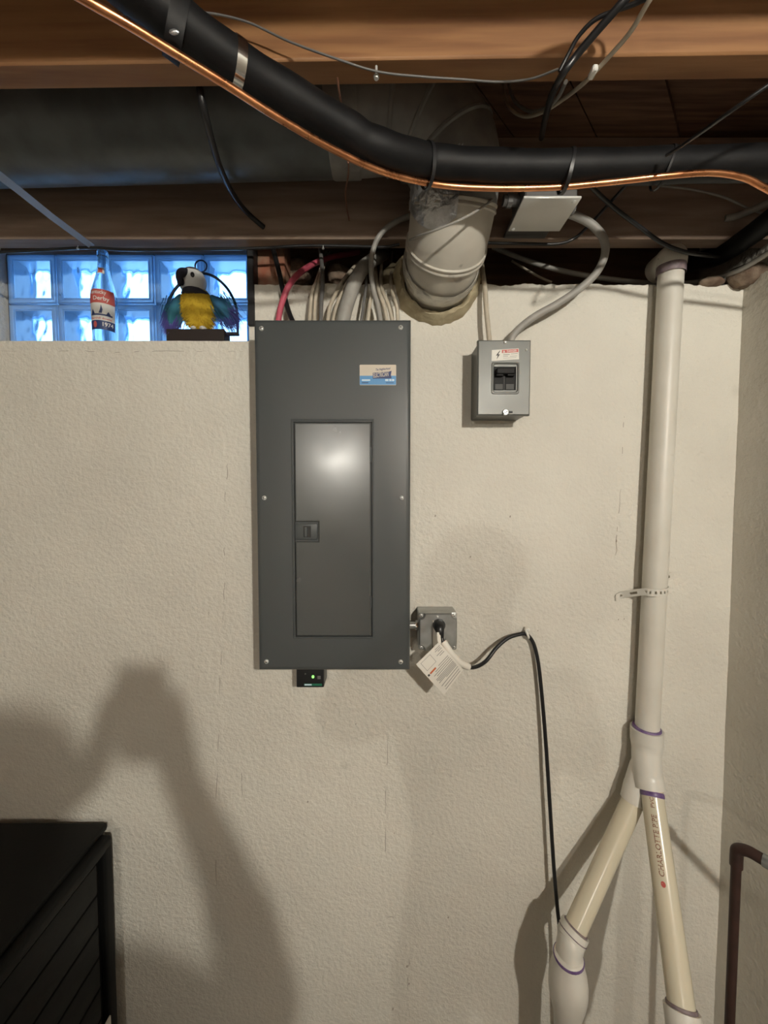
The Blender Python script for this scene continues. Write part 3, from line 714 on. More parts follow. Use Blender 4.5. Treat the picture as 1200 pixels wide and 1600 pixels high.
# elbow and bulb fitting below the left leg
e0, e1, e2, e3 = L1-ld*.012, L1+ld*.012, at(890,1480,.853), at(888.5,1502,.848)
eax = spline([e0, e1, at(892,1471,.855), e2, at(889,1491,.850), e3], 6)
MB().tube(eax, lambda t: .0315 if t < .22 else (.0288 if t < .8 else .0282), 26).build('elbow', M['pvcfit'], dr, angle=50)
band(e0-ld*.001, ld, .0262, .004, 'primer_old')
band(e1-ld*.010, ld, .0320, .002, 'primer_old', 'seam')
bo = at(888.5, 1495, .847); z_ = lambda py: at(888.5, py, .847).z - bo.z
prof = [(.0285,z_(1490)),(.0325,z_(1493)),(.0335,z_(1499)),(.0360,z_(1509)),(.0400,z_(1519)),(.0425,z_(1532)),(.0425,z_(1546)),(.039,z_(1560)),(.0345,z_(1572)),(.0305,z_(1584)),(.0285,z_(1605)),(.0280,-bo.z+.002)]
MB().lathe(prof, bo, n=30).build('trap_adapter', M['pvcfit'], dr, angle=50)
band(Vector((bo.x, bo.y, at(888.5,1494.5,.847).z)), (0,0,1), .0325, .007, 'primer')
# coupling on right leg, then down to the floor
cA, cB = sub(R0,R1,.985), sub(R0,R1,1.30)
MB().tube([cA, sub(R0,R1,1.0), sub(R0,R1,1.12), sub(R0,R1,1.125), cB], [.0312,.0318,.0318,.030,.030], 28).build('coupling', M['pvcfit'], dr, angle=50)
band(cA - rd*.002, rd, .0262, .007, 'primer_old')
fl = sub(R0,R1,1.5)
MB().tube(spline([cB-rd*.02, cB+rd*.05, Vector((cB.x+rd.x*.12, cB.y+rd.y*.12, cB.z-.12)), Vector((cB.x+rd.x*.13, cB.y+rd.y*.13, .002))], 6), .0242, 24).build('lower_leg', M['pvcnew'], dr)
# printing on the right leg: letters wrapped round the pipe, read upwards
side = (Vector((0,-1,CZ))-sub(R0,R1,.5)); side = (side - rd*side.dot(rd)).normalized(); tang = side.cross(-rd)   # tang: towards letters' baseline side
def pipe_fn(t0, off=0.0):
    o = sub(R0,R1,t0); up = -rd
    def fn(u, v):
        an = (v+off)/.0242
        dirv = side*math.cos(an) + (tang*math.sin(an))
        return o + up*u + dirv*.02445
    return fn
LL = (R1-R0).length
MB().text('CHARLOTTE PIPE', lambda u, v: pipe_fn(.455)(u, v-.0025), .30*LL*.98, .0105).build('pipe_lettering', M['pipeprint'], dr)
MB().text('PVC', lambda u, v: pipe_fn(.125)(u, v-.0015), .055*LL, .008).build('pipe_lettering', M['pipeprint'], dr)
dc = MB(); dc.add([pipe_fn(.49)(.0055*math.cos(2*math.pi*i/14), .0045*math.sin(2*math.pi*i/14)+.0025) for i in range(14)], [tuple(range(14))]); dc.build('red_dot', M['red'], dr)
# perforated strap
sc = at(1019, 921, .962)
sp_ = spline([at(962,934,.997), at(975,929,.990)] + [sc + Vector((.0330*math.cos(R(a)), -.0330*math.sin(R(a)), -.004 + .008*(180-a)/180)) for a in (158,135,112,90,68,45,22,5)] + [at(1041,905,.984), at(1048,900,.993), at(1066,897,.995)], 6)
st = MB(); upv = Vector((0,0,1))
st.ribbon([p+upv*.0062 for p in sp_], upv, .0055, .0014); st.ribbon([p-upv*.0062 for p in sp_], upv, .0055, .0014)
for i in range(0, len(sp_)-3, 5): st.ribbon([p for p in sp_[i:i+4]], upv, .0075, .0013)
st.build('pipe_strap', M['pvc'], label='white painted perforated strap holding the drain pipe to the wall', cat='pipe strap')

# tarnished copper pipe at the right edge
cp_ = [at(1168,1640,.78), Vector((.746,-.22,CZ-.80)), Vector((.746,-.22,CZ-.752)), Vector((.752,-.228,CZ-.738)), Vector((.772,-.262,CZ-.735)), Vector((.875,-.42,CZ-.735)), Vector((XR-.0,-.475,CZ-.735))]
ct = thing('copper_water_pipe', Vector((.746,-.22,0)), 'tarnished copper pipe with an elbow at the bottom right edge', 'water pipe')
MB().tube([Vector((.746,-.22,0)), Vector((.746,-.22,CZ-.757))], .0088, 18).build('pipe', M['copperold'], ct)
MB().tube([Vector((.754,-.232,CZ-.738)), Vector((XR,-.475,CZ-.738))], .0085, 18).build('side_pipe', M['copperold'], ct)
MB().tube(spline([Vector((.746,-.22,CZ-.785)), Vector((.746,-.22,CZ-.762)), Vector((.747,-.222,CZ-.747)), Vector((.756,-.235,CZ-.738)), Vector((.770,-.256,CZ-.738))], 5), .0112, 18).build('elbow', M['copperold'], ct)
band_ = MB().tube([Vector((.768,-.253,CZ-.738)), Vector((.782,-.274,CZ-.738))], .0125, 18).build('fitting_ring', M['steel'], ct)

# ================================================================== VENT DUCT
vd = thing('vent_duct', at(690, 495, .97), 'round vent duct along the ceiling that turns down and out through the wall', 'duct')
Xv, Sv, Rl, r6 = .147, .815, .105, .0855
D0, D1 = Vector((-1.9, -.20, CZ+.715)), Vector((-.085, -.20, CZ+.760))
hd = (D1-D0).normalized()
MB().tube([D0, sub(D0,D1,.3), sub(D0,D1,.6), D1], .100, 40, caps=False).build('horizontal_pipe', M['duct'], vd)
MB().tube([D1-hd*.025, D1-hd*.02, D1+hd*.03, D1+hd*.035], [.1005,.102,.102,.1005], 40, caps=False).build('collar', M['ductgrey'], vd)
# upper elbow: gores
E0 = D1+hd*.02; E3 = Vector((Xv, -1+Sv, CZ+.648))
arc = [E0, E0+hd*.085, Vector((.085, -.198, CZ+.738)), Vector((.132, -.190, CZ+.694)), E3 + Vector((0,0,-.012))]
rr = [.099,.098,.095,.092,.0905]
arcS = spline(arc, 6)
N_ = len(arcS)
def rlerp(t):
    x = t*4; i = min(3, int(x)); return rr[i]*(1-(x-i))+rr[i+1]*(x-i)
for g in range(4):
    seg = arcS[g*6:g*6+7]
    MB().tube(seg, [rlerp((g*6+i)/(N_-1)) for i in range(7)], 36, caps=False).build('gore', M['ductgrey'], vd)
    if g: 
        c = arcS[g*6]; t = (arcS[g*6+1]-arcS[g*6-1]).normalized(); q = rlerp(g*6/(N_-1))
        MB().tube([c-t*.005, c-t*.002, c+t*.002, c+t*.005], [q, q+.003, q+.003, q], 36, caps=False).build('seam', M['ductgrey'], vd)
# lower elbow towards the wall, painted white
cs, cz = Sv+Rl, CZ+.648
def low(th): return Vector((Xv-.012*(th/90), -1+cs-Rl*math.cos(R(th)), cz-Rl*math.sin(R(th))))
cuts = [0, 28, 66, 90]
for g in range(3):
    a_, b_ = cuts[g], cuts[g+1]; k = 5
    seg = [low(a_+(b_-a_)*i/k) for i in range(k+1)]
    if g == 2: seg += [seg[-1] + Vector((0,.015,0))]
    MB().tube(seg, r6+.0015*(2-g), 40, caps=False).build('gore', M['ductwhite' if g else 'ductgrey'], vd)
for th in (28, 66, 90):
    c = low(th); t = (low(th+1)-low(th-1)).normalized(); q = r6+.002
    MB().tube([c-t*.008, c-t*.006, c-t*.003, c, c+t*.003, c+t*.006, c+t*.008], [q-.001,q+.003,q+.003,q+.0005,q+.003,q+.003,q-.001], 40, caps=False).build('seam', M['ductwhite'], vd)
xe = low(90).x
MB().tube([Vector((xe,-.085,cz-Rl)), Vector((xe,.10,cz-Rl))], r6-.002, 40).build('wall_sleeve', M['ductwhite'], vd)
fo = MB(); c = low(12); t = (low(14)-low(10)).normalized()
def foil_fn(u, v):
    th = 2+34*v + 6*math.sin(u*5); a = R(92+100*u); c_ = low(th); t_ = (low(th+1)-low(th-1)).normalized(); n_ = Vector((1,0,0)); b_ = t_.cross(n_)
    r_ = r6+.0055+.003*noise.noise(Vector((u*9, v*9, 3)))
    return c_ + (n_*math.cos(a) - b_*math.sin(a)*(-1))*r_
fo.grid(foil_fn, 20, 14)
fo.build('foil_tape', M['foil'], vd)
fo = MB(); fo.tube([low(84), low(89), low(90)+Vector((0,.02,0)), low(90)+Vector((0,.03,0))], [r6+.004,r6+.0055,r6+.005,r6+.003], 40, caps=False)
for v in fo.v: v += Vector((noise.noise(v*50), noise.noise(v*50+Vector((5,5,5))), noise.noise(v*50+Vector((1,8,3)))))*.002
fo.build('foil_patch', M['foil_painted'], vd)
# thin grey line slanting across the duct
tw = [low(34+0*i) for i in range(1)]
MB().tube(spline([at(640,375,.84), at(656,368,.775), at(690,356,.738), at(730,338,.728), at(762,318,.755), at(776,303,.82)], 6), .0022, 8).build('grey_line', M['nm_grey'], vd)
# foam in the hole round the sleeve
sf_ = MB()
def foam(u, v):
    a = 2*math.pi*u; rr_ = .084 + 0.026*v*(1+.35*noise.noise(Vector((math.cos(a)*2, math.sin(a)*2, 1)))) + .006*noise.noise(Vector((math.cos(a)*6, math.sin(a)*6, v*4)))
    h = .034*math.sin(math.pi*min(1, v*.85+.15)) + .006*noise.noise(Vector((math.cos(a)*5, math.sin(a)*5, v*5)))
    return Vector((xe+rr_*math.cos(a), -max(h,-.001) , cz-Rl+rr_*math.sin(a)))
sf_.grid(foam, 60, 8)
sf_.build('spray_foam_collar', M['spray'], label='yellowish spray foam round the duct where it enters the wall', cat='insulation foam')

# ================================================================== LINE SET UNDER THE JOISTS
ls = thing('insulated_pipe', at(680, 257, .6), 'thick black foam insulated pipe slung across under the ceiling', 'insulated pipe')
IP = spline([at(*p) for p in ((120,-100,.425),(170,-52,.44),(230,-4,.465),(295,49,.49),(370,103,.525),(450,152,.565),(540,205,.61),(575,226,.628),(620,242,.648),(662,253,.672),(700,258,.683),(770,262,.69),(885,263,.693),(1000,260,.695),(1100,257,.697),(1260,254,.698),(1400,256,.70),(1500,258,.70))], 8)
def irad(t): return .0262 + .0006*math.sin(t*90)
MB().tube(IP, irad, 28).build('foam_sleeve', M['foam'], ls)
cu = MB().tube(spline([at(*p) for p in ((40,-55,.40),(130,-2,.42),(200,38,.44),(262,76,.463),(350,130,.50),(430,181,.54),(520,233,.592),(600,269,.640),(680,288,.682),(760,294,.693),(860,293,.695),(950,285,.684),(1040,275,.668),(1110,270,.667),(1160,277,.672),(1192,292,.68),(1240,318,.70),(1330,360,.74),(1390,385,.76))], 8), .0049, 14)
cu.build('copper_line', M['copper'], label='thin bright copper tube tied below the black insulated pipe', cat='copper tube')
def tie(px, py, m, w=.004, r=.032, name='cable_tie', lean=0, grow=.0):
    q = min(range(len(IP)), key=lambda i: (IP[i]-at(px, py, .6)).length if False else abs(proj(IP[i])[0]-px))
    c = IP[q]; t = (IP[q+1]-IP[q-1]).normalized()
    fr_ = frames([c-t*.01, c, c+t*.01])[1]; T, N, B = fr_; pts = []
    for i in range(25):
        a = 2*math.pi*i/24; rr_ = r
        d = N*math.cos(a)+B*math.sin(a)
        rr_ = r + grow*max(0, -d.z)**3
        pts.append(c + d*rr_ + T*lean*d.z)
    mb = MB(); mb.ribbon(pts, T, w, .0016)
    return mb.build(name, M[m], ls)
def proj(p):
    v = p - Vector((0,-1,CZ)); c, sn = math.cos(PITCH), math.sin(PITCH)
    dep = v.y*c - v.z*sn; up = v.y*sn + v.z*c
    return (600+FPX*v.x/dep, 800-FPX*up/dep)
tie(668, 270, 'black', .006, .0272, grow=.012); tie(880, 268, 'black', .005, .0272, grow=.012, lean=.006); tie(890, 268, 'black', .005, .0272, grow=.012, lean=.004)
tie(1041, 266, 'black', .004, .0272, grow=.010, lean=.01)
tie(276, 62, 'foam', .018, .0278, 'tape_wrap', grow=.014); tie(374, 120, 'chrome', .012, .0272, 'metal_band')
MB().ball(at(272, 50, .458), .006, .002, .003, 10, 6).build('tape_glint', M['foil'], ls)

# ================================================================== CABLES
def cable(name, label, cat, m, r, pts, k=8, n=10, group=None):
    return MB().tube(spline([at(*p) for p in pts], k), r, n).build(name, M[m], label=label, cat=cat, group=group)
G = 'cables entering the top of the breaker panel'
Z = 500
cable('electrical_cable', 'bright pink cable bending into the top of the breaker panel', 'cable', 'pink', .0072, [(434,Z+12,.955),(437,Z-12,.957),(443,466,.96),(453,444,.965),(474,422,1.0),(510,404,1.08),(560,394,1.18)], group=G)
cable('electrical_cable', 'black cable crossing behind the pink cable above the breaker panel', 'cable', 'black', .0062, [(463,Z+12,.958),(453,Z-8,.966),(444,462,.975),(437,430,.985),(430,402,.99),(424,378,1.03)], group=G)
for lab, m, r, pts in (
 ('cream cable nearest the pink cable, rising from the breaker panel', 'nm_white', .0046, [(483,Z+12,.96),(485,480,.965),(488,455,.975),(494,441,1.0),(503,415,1.10),(510,395,1.19)]),
 ('cream cable paired on the left of the dark grey cable', 'nm_white', .0046, [(491,Z+12,.955),(492,480,.96),(494,460,.968),(499,440,1.0),(507,412,1.10),(516,395,1.19)]),
 ('dark grey cable standing straight between cream cables above the panel', 'nm_dkgrey', .0052, [(501,Z+12,.955),(502,475,.96),(504,445,.975),(503,415,1.0),(500,385,1.04)]),
 ('cream cable fanning right of the dark grey cable', 'nm_white', .0048, [(511,Z+12,.95),(515,482,.955),(523,462,.965),(533,443,.99),(556,415,1.08),(580,398,1.18)]),
 ('beige cable close beside the thick grey service cable', 'nm_white', .0046, [(518,Z+12,.958),(526,478,.962),(536,455,.97),(545,438,1.0),(566,412,1.09),(590,396,1.18)]),
 ('thin dark cable just right of the thick grey service cable', 'nm_dkgrey', .0036, [(563,Z+12,.955),(569,470,.96),(572,445,.975),(573,420,1.02),(578,395,1.12)]),
 ('cream cable crossing under the looping grey cable above the panel', 'nm_white', .0046, [(574,Z+12,.958),(577,480,.962),(581,460,.97),(584,442,1.0),(580,415,1.09),(578,395,1.18)]),
 ('cream cable leaning left, right of the looping grey cable', 'nm_white', .0046, [(606,Z+12,.95),(601,482,.955),(594,462,.965),(589,443,.99),(586,415,1.08),(584,395,1.17)]),
 ('cream cable leaning left beside the spray foam lump', 'nm_white', .0046, [(615,Z+12,.955),(608,480,.958),(600,460,.967),(595,444,.99),(596,415,1.08),(598,395,1.17)]),
 ('pale cable at the right end above the panel, next to the duct', 'nm_white', .0044, [(622,Z+12,.962),(620,480,.966),(614,460,.972),(611,442,.995),(611,415,1.08),(612,395,1.17)])):
    cable('electrical_cable', lab, 'cable', m, r, pts, group=G)
cable('service_cable', 'thick grey service cable curving into the top of the breaker panel', 'cable', 'nm_grey', .0165, [(534,Z+14,.935),(540,484,.938),(547,462,.943),(556,438,.955),(572,414,.995),(600,396,1.10)], n=18)
cable('electrical_cable', 'light grey cable looping up from the panel and behind the duct', 'cable', 'nm_grey', .0062, [(596,Z+14,.948),(591,480,.95),(584,455,.952),(580,425,.953),(582,395,.950),(592,370,.943),(610,352,.938),(640,338,.94),(690,328,.945)], group=G)
cable('electrical_cable', 'pale cable dropping straight into the grey steel breaker box', 'cable', 'nm_white', .0062, [(765,536,.962),(763,515,.962),(760,485,.966),(758,455,.972),(755,432,.99),(752,405,1.06),(750,385,1.13)])
cable('service_cable', 'thick grey cable sweeping from the steel breaker box up to the ceiling', 'cable', 'nm_grey', .0088, [(797,536,.958),(802,524,.957),(815,510,.955),(838,493,.952),(872,474,.947),(906,451,.937),(932,426,.925),(945,398,.915),(943,373,.908),(926,352,.902),(905,340,.897),(884,332,.89)], n=14)
cable('electrical_cable', 'grey cable running along the wall top behind the drain pipe', 'cable', 'nm_grey', .0062, [(770,386,1.09),(815,404,1.07),(865,420,1.05),(925,432,1.035),(1000,441,1.05),(1060,443,1.075),(1105,438,1.04),(1150,424,.97),(1180,408,.93),(1230,375,.87)], n=12)
cable('electrical_cable', 'thin pale cable ending at the wall top left of the grey sweep', 'cable', 'nm_white', .003, [(800,408,1.10),(820,420,1.07),(845,434,1.04),(862,441,1.03)])
cable('insulated_hose', 'stubby black insulated hose entering the wall behind the drain pipe top', 'hose', 'foam', .0235, [(1075,412,1.18),(1092,408,1.10),(1120,400,1.02),(1158,378,.95),(1205,343,.87),(1260,300,.79)], n=22)
cable('electrical_cable', 'black cable descending right across the joist to the drain pipe', 'cable', 'black', .0046, [(900,270,.80),(930,298,.84),(960,325,.88),(1000,355,.908),(1035,380,.918),(1068,393,.922),(1105,399,.955),(1140,401,1.03)])
jx = [(1000,268,.82),(975,293,.85),(950,320,.885),(922,350,.922),(898,372,.945),(872,381,.950),(830,381,.951),(780,380,.953),(752,379,.957)]
cable('electrical_cable', 'thin black cable curving from the joist up to the insulated pipe, right of the duct', 'cable', 'black', .0034, jx, k=6)
jx = [(624,382,.957),(600,386,.957),(560,385,.958),(480,384,.958),(400,388,.958),(330,389,.957),(250,390,.957),(190,390,.957),(140,387,.957),(60,391,.957),(-40,396,.955)]
cable('electrical_cable', 'long thin black cable stapled under the joist above the window, left of the duct', 'cable', 'black', .0034, jx, k=6)
cable('ground_conductor', 'grey conduit stub at the right edge above the hose', 'conduit', 'nm_grey', .0075, [(1133,341,.957),(1150,338,.95),(1180,326,.93),(1240,300,.90)])
cable('electrical_cable', 'thin grey wire arching across the joist face at right', 'cable', 'nm_grey', .0024, [(1030,290,.94),(1080,296,.945),(1130,308,.945),(1175,328,.94),(1215,340,.93)])
cable('electrical_cable', 'thin black wire rising from a cable tie to the upper right', 'cable', 'black', .0026, [(1041,243,.655),(1056,234,.64),(1100,204,.58),(1150,168,.53),(1240,105,.50),(1340,30,.48),(1500,-60,.46)])
cable('electrical_cable', 'thick black cable hanging diagonally under the orange joist', 'cable', 'black', .0050, [(1220,-600,.29),(1130,-330,.37),(1065,-150,.44),(1010,-40,.49),(965,12,.51),(930,52,.528),(900,88,.545),(878,118,.557),(862,150,.60),(852,185,.68),(846,215,.76)])
cable('electrical_cable', 'slim black cable bowed beside the thick diagonal one', 'cable', 'black', .0028, [(1300,-600,.295),(1190,-330,.375),(1100,-150,.44),(1040,-25,.48),(1000,2,.50),(958,18,.515),(928,32,.525),(903,58,.538),(888,85,.548),(874,112,.556)])
cable('electrical_cable', 'pale cable stapled to the orange joist and looped below it', 'cable', 'nm_white', .0030, [(1260,-600,.285),(1150,-330,.365),(1085,-150,.43),(1040,-40,.47),(1012,5,.49),(985,50,.52),(955,85,.545),(932,110,.565),(910,132,.60),(880,155,.66),(850,174,.72),(822,182,.76),(800,172,.78),(789,150,.80),(786,120,.82)])
cable('electrical_cable', 'dim pale cable making the inner loop under the orange joist', 'cable', 'nm_grey', .0030, [(884,128,.60),(872,152,.66),(855,168,.71),(830,174,.75),(808,162,.78),(797,140,.80),(795,112,.82)])
MB().rbox(at(927,0,.56).x, at(936,0,.56).x, at(0,0,.556).y, at(0,0,.572).y, at(931,113,.56).z, at(931,103,.56).z, .002, 1).build('cable_staple', M['porcelain'], label='small white staple on the pale cable under the orange joist', cat='staple')
cable('electrical_cable', 'very thin dark wire draped along the orange joist', 'cable', 'nm_dkgrey', .0014, [(284,26,.545),(320,20,.552),(385,34,.556),(450,64,.558),(520,90,.556),(590,112,.568),(660,120,.578),(720,124,.585),(780,128,.585),(830,123,.578),(872,108,.556)])
cable('electrical_cable', 'black cable hanging past the duct into a hole in the joist', 'cable', 'black', .0058, [(300,90,.625),(309,125,.625),(319,172,.64),(331,220,.685),(344,262,.745),(362,300,.835),(385,331,.915),(412,355,.958)])
cable('bell_wire', 'short brown wire hanging beside the foil joint of the duct', 'wire', 'wirebrown', .0018, [(527,120,.60),(530,145,.62),(535,172,.655),(540,215,.68),(544,255,.70)])
cable('bell_wire', 'thin brown wire dangling below the duct in front of the joist', 'wire', 'wirebrown', .0017, [(545,250,.72),(544,275,.80),(540,300,.88),(542,325,.95),(546,345,.957)])
# galvanised strap at left
MB().ribbon([at(-30,252,.66), at(25,294,.74), at(80,338,.84), at(145,386,.962)], (.62,.0,.78), .0135, .0016).build('metal_strap', M['strapm'], label='galvanised metal strap slanting from the duct to the joist at left', cat='metal strap')
# nails in the window joist cable
for i, px in enumerate((122, 505)):
    p = at(px, 388, .955); MB().lathe([(.0012,0),(.0012,.006),(.0028,.006),(.0028,.008)], p+Vector((0,0,.006)), (0,-.1,-1), 8).build('cable_staple', M['screw'], label='tiny staple above the glass bottle on the joist' if i == 0 else 'tiny staple on the joist above the cream cables', cat='staple')
# small nails on the orange joist
p = at(588, 113, .577); MB().lathe([(.0018,0),(.0018,.014),(.0045,.016),(.003,.019)], p+Vector((0,0,.008)), (0,-.1,-1), 10).build('nail_head', M['screw'], label='shiny nail end under the orange joist left of the duct elbow', cat='nail')

# ceiling junction box with blank cover
jz = CZ+.600
ja, jb = at(818, 308, .803), at(908, 312, .803)
bx = thing('junction_box', (.352, -.15, jz), 'square junction box with a blank white cover facing down by the joist', 'junction box')
MB().rbox(.288, .395, -.190, -.105, jz+.006, jz+.052, .003, 1).build('body', M['nm_dkgrey'], bx)
MB().rbox(.2825, .4000, -.197, -.098, jz, jz+.005, .0018, 2).build('cover', M['porcelain'], bx)
for x, y in ((.389,-.187),(.291,-.106)): MB().lathe([(.0045,0),(.0045,.001),(.002,.0028)], (x, y, jz), (0,0,-1), 12).build('screw', M['screw'], bx)
MB().rbox(.29, .39, -.106, -.040, jz+.022, jz+.030, .001, 1).build('bracket', M['nm_dkgrey'], bx)
MB().tube([Vector((.290,-.15,jz+.03)), Vector((.255,-.15,jz+.03))], .011, 14).tube([Vector((.273,-.15,jz+.03)), Vector((.263,-.15,jz+.03))], .014, 8).build('connector', M['nm_dkgrey'], bx)
MB().tube([Vector((.394,-.135,jz+.028)), Vector((.415,-.13,jz+.024))], .011, 14).build('connector', M['nm_dkgrey'], bx)

# rubble, insulation and wood pieces in the gap above the wall
def lump(name, c, r, m, label, cat, sq=(1,1,1), seed=0, group=None):
    mb = MB(); mb.ball(c, r*sq[0], r*sq[1], r*sq[2], 22, 14)
    for i, v in enumerate(mb.v):
        d = v-Vector(c); mb.v[i] = Vector(c) + d*(1+.32*noise.noise(v*26+Vector((seed,)*3))+.16*noise.noise(v*70+Vector((seed,)*3)))
    return mb.build(name, M[m], label=label, cat=cat, group=group)
lump('spray_foam_lump', at(612,440,1.06), .035, 'spray', 'yellowish foam lump above the panel beside the duct', 'insulation foam', (.75,.7,1.25), 1)
lump('mortar_lump', at(1110,442,1.0), .022, 'rubble', 'pale mortar lump on the wall top right of the drain pipe', 'mortar', (1.3,.9,.5), 3)
lump('mortar_lump', at(1165,432,.985), .038, 'rubble', 'brown crumbling mortar in the corner above the right wall', 'mortar', (1.2,1.0,.75), 5)
lump('insulation_wad', at(462,425,1.12), .045, 'rubble', 'brownish insulation wad behind the pink cable', 'insulation', (1.1,.6,.9), 8)
lump('insulation_wad', at(528,430,1.12), .035, 'rubble', 'small brownish insulation wad behind the cream cables', 'insulation', (1,.6,.9), 9)
mb = MB().rbox(WX1+.004, WX1+.085, .03, .10, ZW-.002, CZ+.72, .003, 1); mb.build('wood_block', M['brick'], label='reddish wood block standing on the wall top beside the window', cat='wood block')
mb = MB().rbox(WX1-.0, WX1+.016, -.008, .03, CZ+.43, CZ+.642, .002, 1); mb.build('window_stop', M['blackmatte'], label='dark upright strip between the window and the breaker panel', cat='trim strip')

# ================================================================== STORAGE BOX, lower left
X1 = -.712; zt = CZ-.872; yb, yf = -.03, -.62
sb = thing('storage_box', (-1.1, -.33, 0), 'large black plastic storage box with plank sides in the lower left corner', 'storage box')
MB().rbox(-1.55, X1-.018, yf+.01, yb-.008, .02, zt-.03, .004, 1).build('body', M['cabinet'], sb)
MB().rbox(-1.57, X1-.020, yf-.01, yb+.012, zt-.012, zt+.006, .006, 2).build('lid', M['cabinet'], sb)
MB().rbox(-1.56, X1, yf, yb, zt-.045, zt-.013, .009, 3).build('rim_rail', M['cabinet'], sb)
for y0, y1 in ((yb-.030, yb), (yf, yf+.030)):
    MB().rbox(X1-.03, X1, y0, y1, .0, zt-.03, .007, 3).build('corner_post', M['cabinet'], sb)
zz = zt-.047; hgt = .082
i = 0
while zz-hgt > .02:
    MB().rbox(X1-.022, X1-.004, yf+.033, yb-.052, zz-hgt+.006, zz, .003, 2).build('plank', M['cabinet'], sb)
    MB().rbox(X1-.022, X1-.007, yf+.033, yb-.052, zz-hgt+.0015, zz-hgt+.0045, .0005, 1).build('groove_strip', M['cabinet'], sb)
    zz -= hgt; i += 1
p = at(147, 1598, .93)
MB().rbox(X1-.003, X1+.001, p.y-.012, p.y+.012, p.z-.022, p.z+.004, .0006, 1).build('paper_label', M['white'], sb)

# ================================================================== BOTTLE ON THE SILL
bt = thing('glass_bottle', (0,0,0), 'clear commemorative glass soda bottle with a red and white label on the sill', 'bottle')
bc = at(165, 533, 1.055); bc = Vector((bc.x, bc.y, ZS+.001)); bt.location = bc; WL[bt.name] = bc
Hs = at(165, 393, 1.055).z - bc.z
k = Hs/.27
prof = [(.004,.004),(.026,.0),(.0300,.004),(.0305,.014),(.0300,.03),(.0305,.06),(.0318,.10),(.0322,.125),(.0312,.145),(.0275,.165),(.0222,.185),(.0175,.205),(.0140,.225),(.0124,.245),(.0122,.252),(.0142,.254),(.0142,.264),(.0125,.27),(.0095,.27)]
prof = [(r*.95, h*k) for r, h in prof]
inn = [(.0095*.95,.27*k),(.0095*.95,.245*k),(.0150*.95,.205*k),(.0195*.95,.185*k),(.0250*.95,.165*k),(.0292*.95,.125*k),(.0278*.95,.03*k),(.0270*.95,.012*k),(.004,.011*k)]
MB().lathe(prof+inn, bc, n=36, caps=True).build('bottle_glass', M['bottle'], bt)
def brad(h):
    for (r0_, h0), (r1_, h1) in zip(prof[1:], prof[2:]):
        if h0 <= h <= h1: return r0_+(r1_-r0_)*(h-h0)/max(1e-6, h1-h0)
    return .03
fa = math.atan2(-1-bc.y, 0-bc.x)-R(13)              # angle facing the camera
hz = lambda py: (at(165, py, 1.03).z - bc.z)
def bwrap(d): 
    def fn(u, h): 
        a = fa + u; r_ = brad(h)+d
        return bc + Vector((math.cos(a)*r_, math.sin(a)*r_, h))
    return fn
def bpatch(u0, u1, h0, h1, d): return MB().grid(lambda u, v: bwrap(d)(u0+(u1-u0)*u, h0+(h1-h0)*v), 14, 3)
lb = bpatch(-1.15, 1.05, hz(515), hz(452), .0004).build('bottle_label', M['porcelain'], bt)
bpatch(-1.15, 1.05, hz(474), hz(452), .0008).build('red_band', M['red'], lb)
bpatch(-1.15, 1.05, hz(515), hz(501), .0008).build('navy_band', M['navy'], lb)
wrapt = lambda d, u0, h0: (lambda u, v: bwrap(d)(u0+u, h0+v))
MB().text('Kentucky', wrapt(.0012, -.98, hz(462)), 1.35, hz(454)-hz(462)).text('Derby', wrapt(.0012, -.62, hz(472)), 1.2, hz(463.5)-hz(472)).text('1974', wrapt(.0012, .05, hz(510)), .82, hz(503.5)-hz(510)).build('white_lettering', M['porcelain'], lb)
MB().text('churchill downs', wrapt(.0010, -1.0, hz(499.5)), 1.75, hz(496)-hz(499.5)).build('dark_lettering', M['red'], lb)
spm = MB()
for u0, hh in ((-.72, 483.5), (.50, 486)):
    spm.add([bwrap(.001)(u0-.20, hz(492)), bwrap(.001)(u0+.20, hz(492)), bwrap(.001)(u0, hz(hh))], [(0,1,2)])
spm.grid(lambda u, v: bwrap(.0010)(-.95+1.75*u, hz(493.5)+(hz(491)-hz(493.5))*v), 10, 1)
spm.add([bwrap(.001)(u, hz(h)) for u, h in ((-.22,490),(.02,490),(.08,484),(-.02,476.5),(-.10,484))], [(0,1,2,3,4)])
spm.build('spire_drawing', M['navy'], lb)
spm = MB(); spm.add([bwrap(.0011)(-.55+.16*math.cos(2*math.pi*i/12), hz(507.5)+.0085*math.sin(2*math.pi*i/12)) for i in range(12)], [tuple(range(12))]); spm.build('rose_drawing', M['red'], lb)
nl = bpatch(-.65, .35, hz(424), hz(414), .0004); nl.build('neck_label', M['porcelain'], bt)
bpatch(-.5, .1, hz(422.5), hz(416), .0008).build('neck_mark', M['red'], bt)

# ================================================================== PLUSH PARROT AND STAND
SP = 1.055
pst = thing('hoop_stand', at(315, 540, SP), 'dark perch stand with a wire hoop and top ring on the sill', 'perch stand')
pa, pb = at(266, 533, SP), at(355, 518.5, SP)
MB().rbox(pa.x, pb.x, pa.y-.02, pa.y+.02, ZS+.001, pb.z, .002, 1).build('base_bar', M['dkwood'], pst)
MB().rbox(pb.x-.004, at(373,520,SP).x, pa.y-.006, pa.y+.006, at(360,524,SP).z, at(360,520,SP).z, .001, 1).build('side_foot', M['dkwood'], pst)
hp = [at(*p, SP+.012) for p in ((371.5,521),(371,500),(369,480),(364,466),(356,452),(345,440),(332,431),(316,427),(300,430),(285,440),(273,453),(265,468),(261,486),(261,505),(262,522))]
MB().tube(spline(hp, 5), .0036, 8).build('hoop', M['wire'], pst)
rc = at(314, 416, SP+.012)
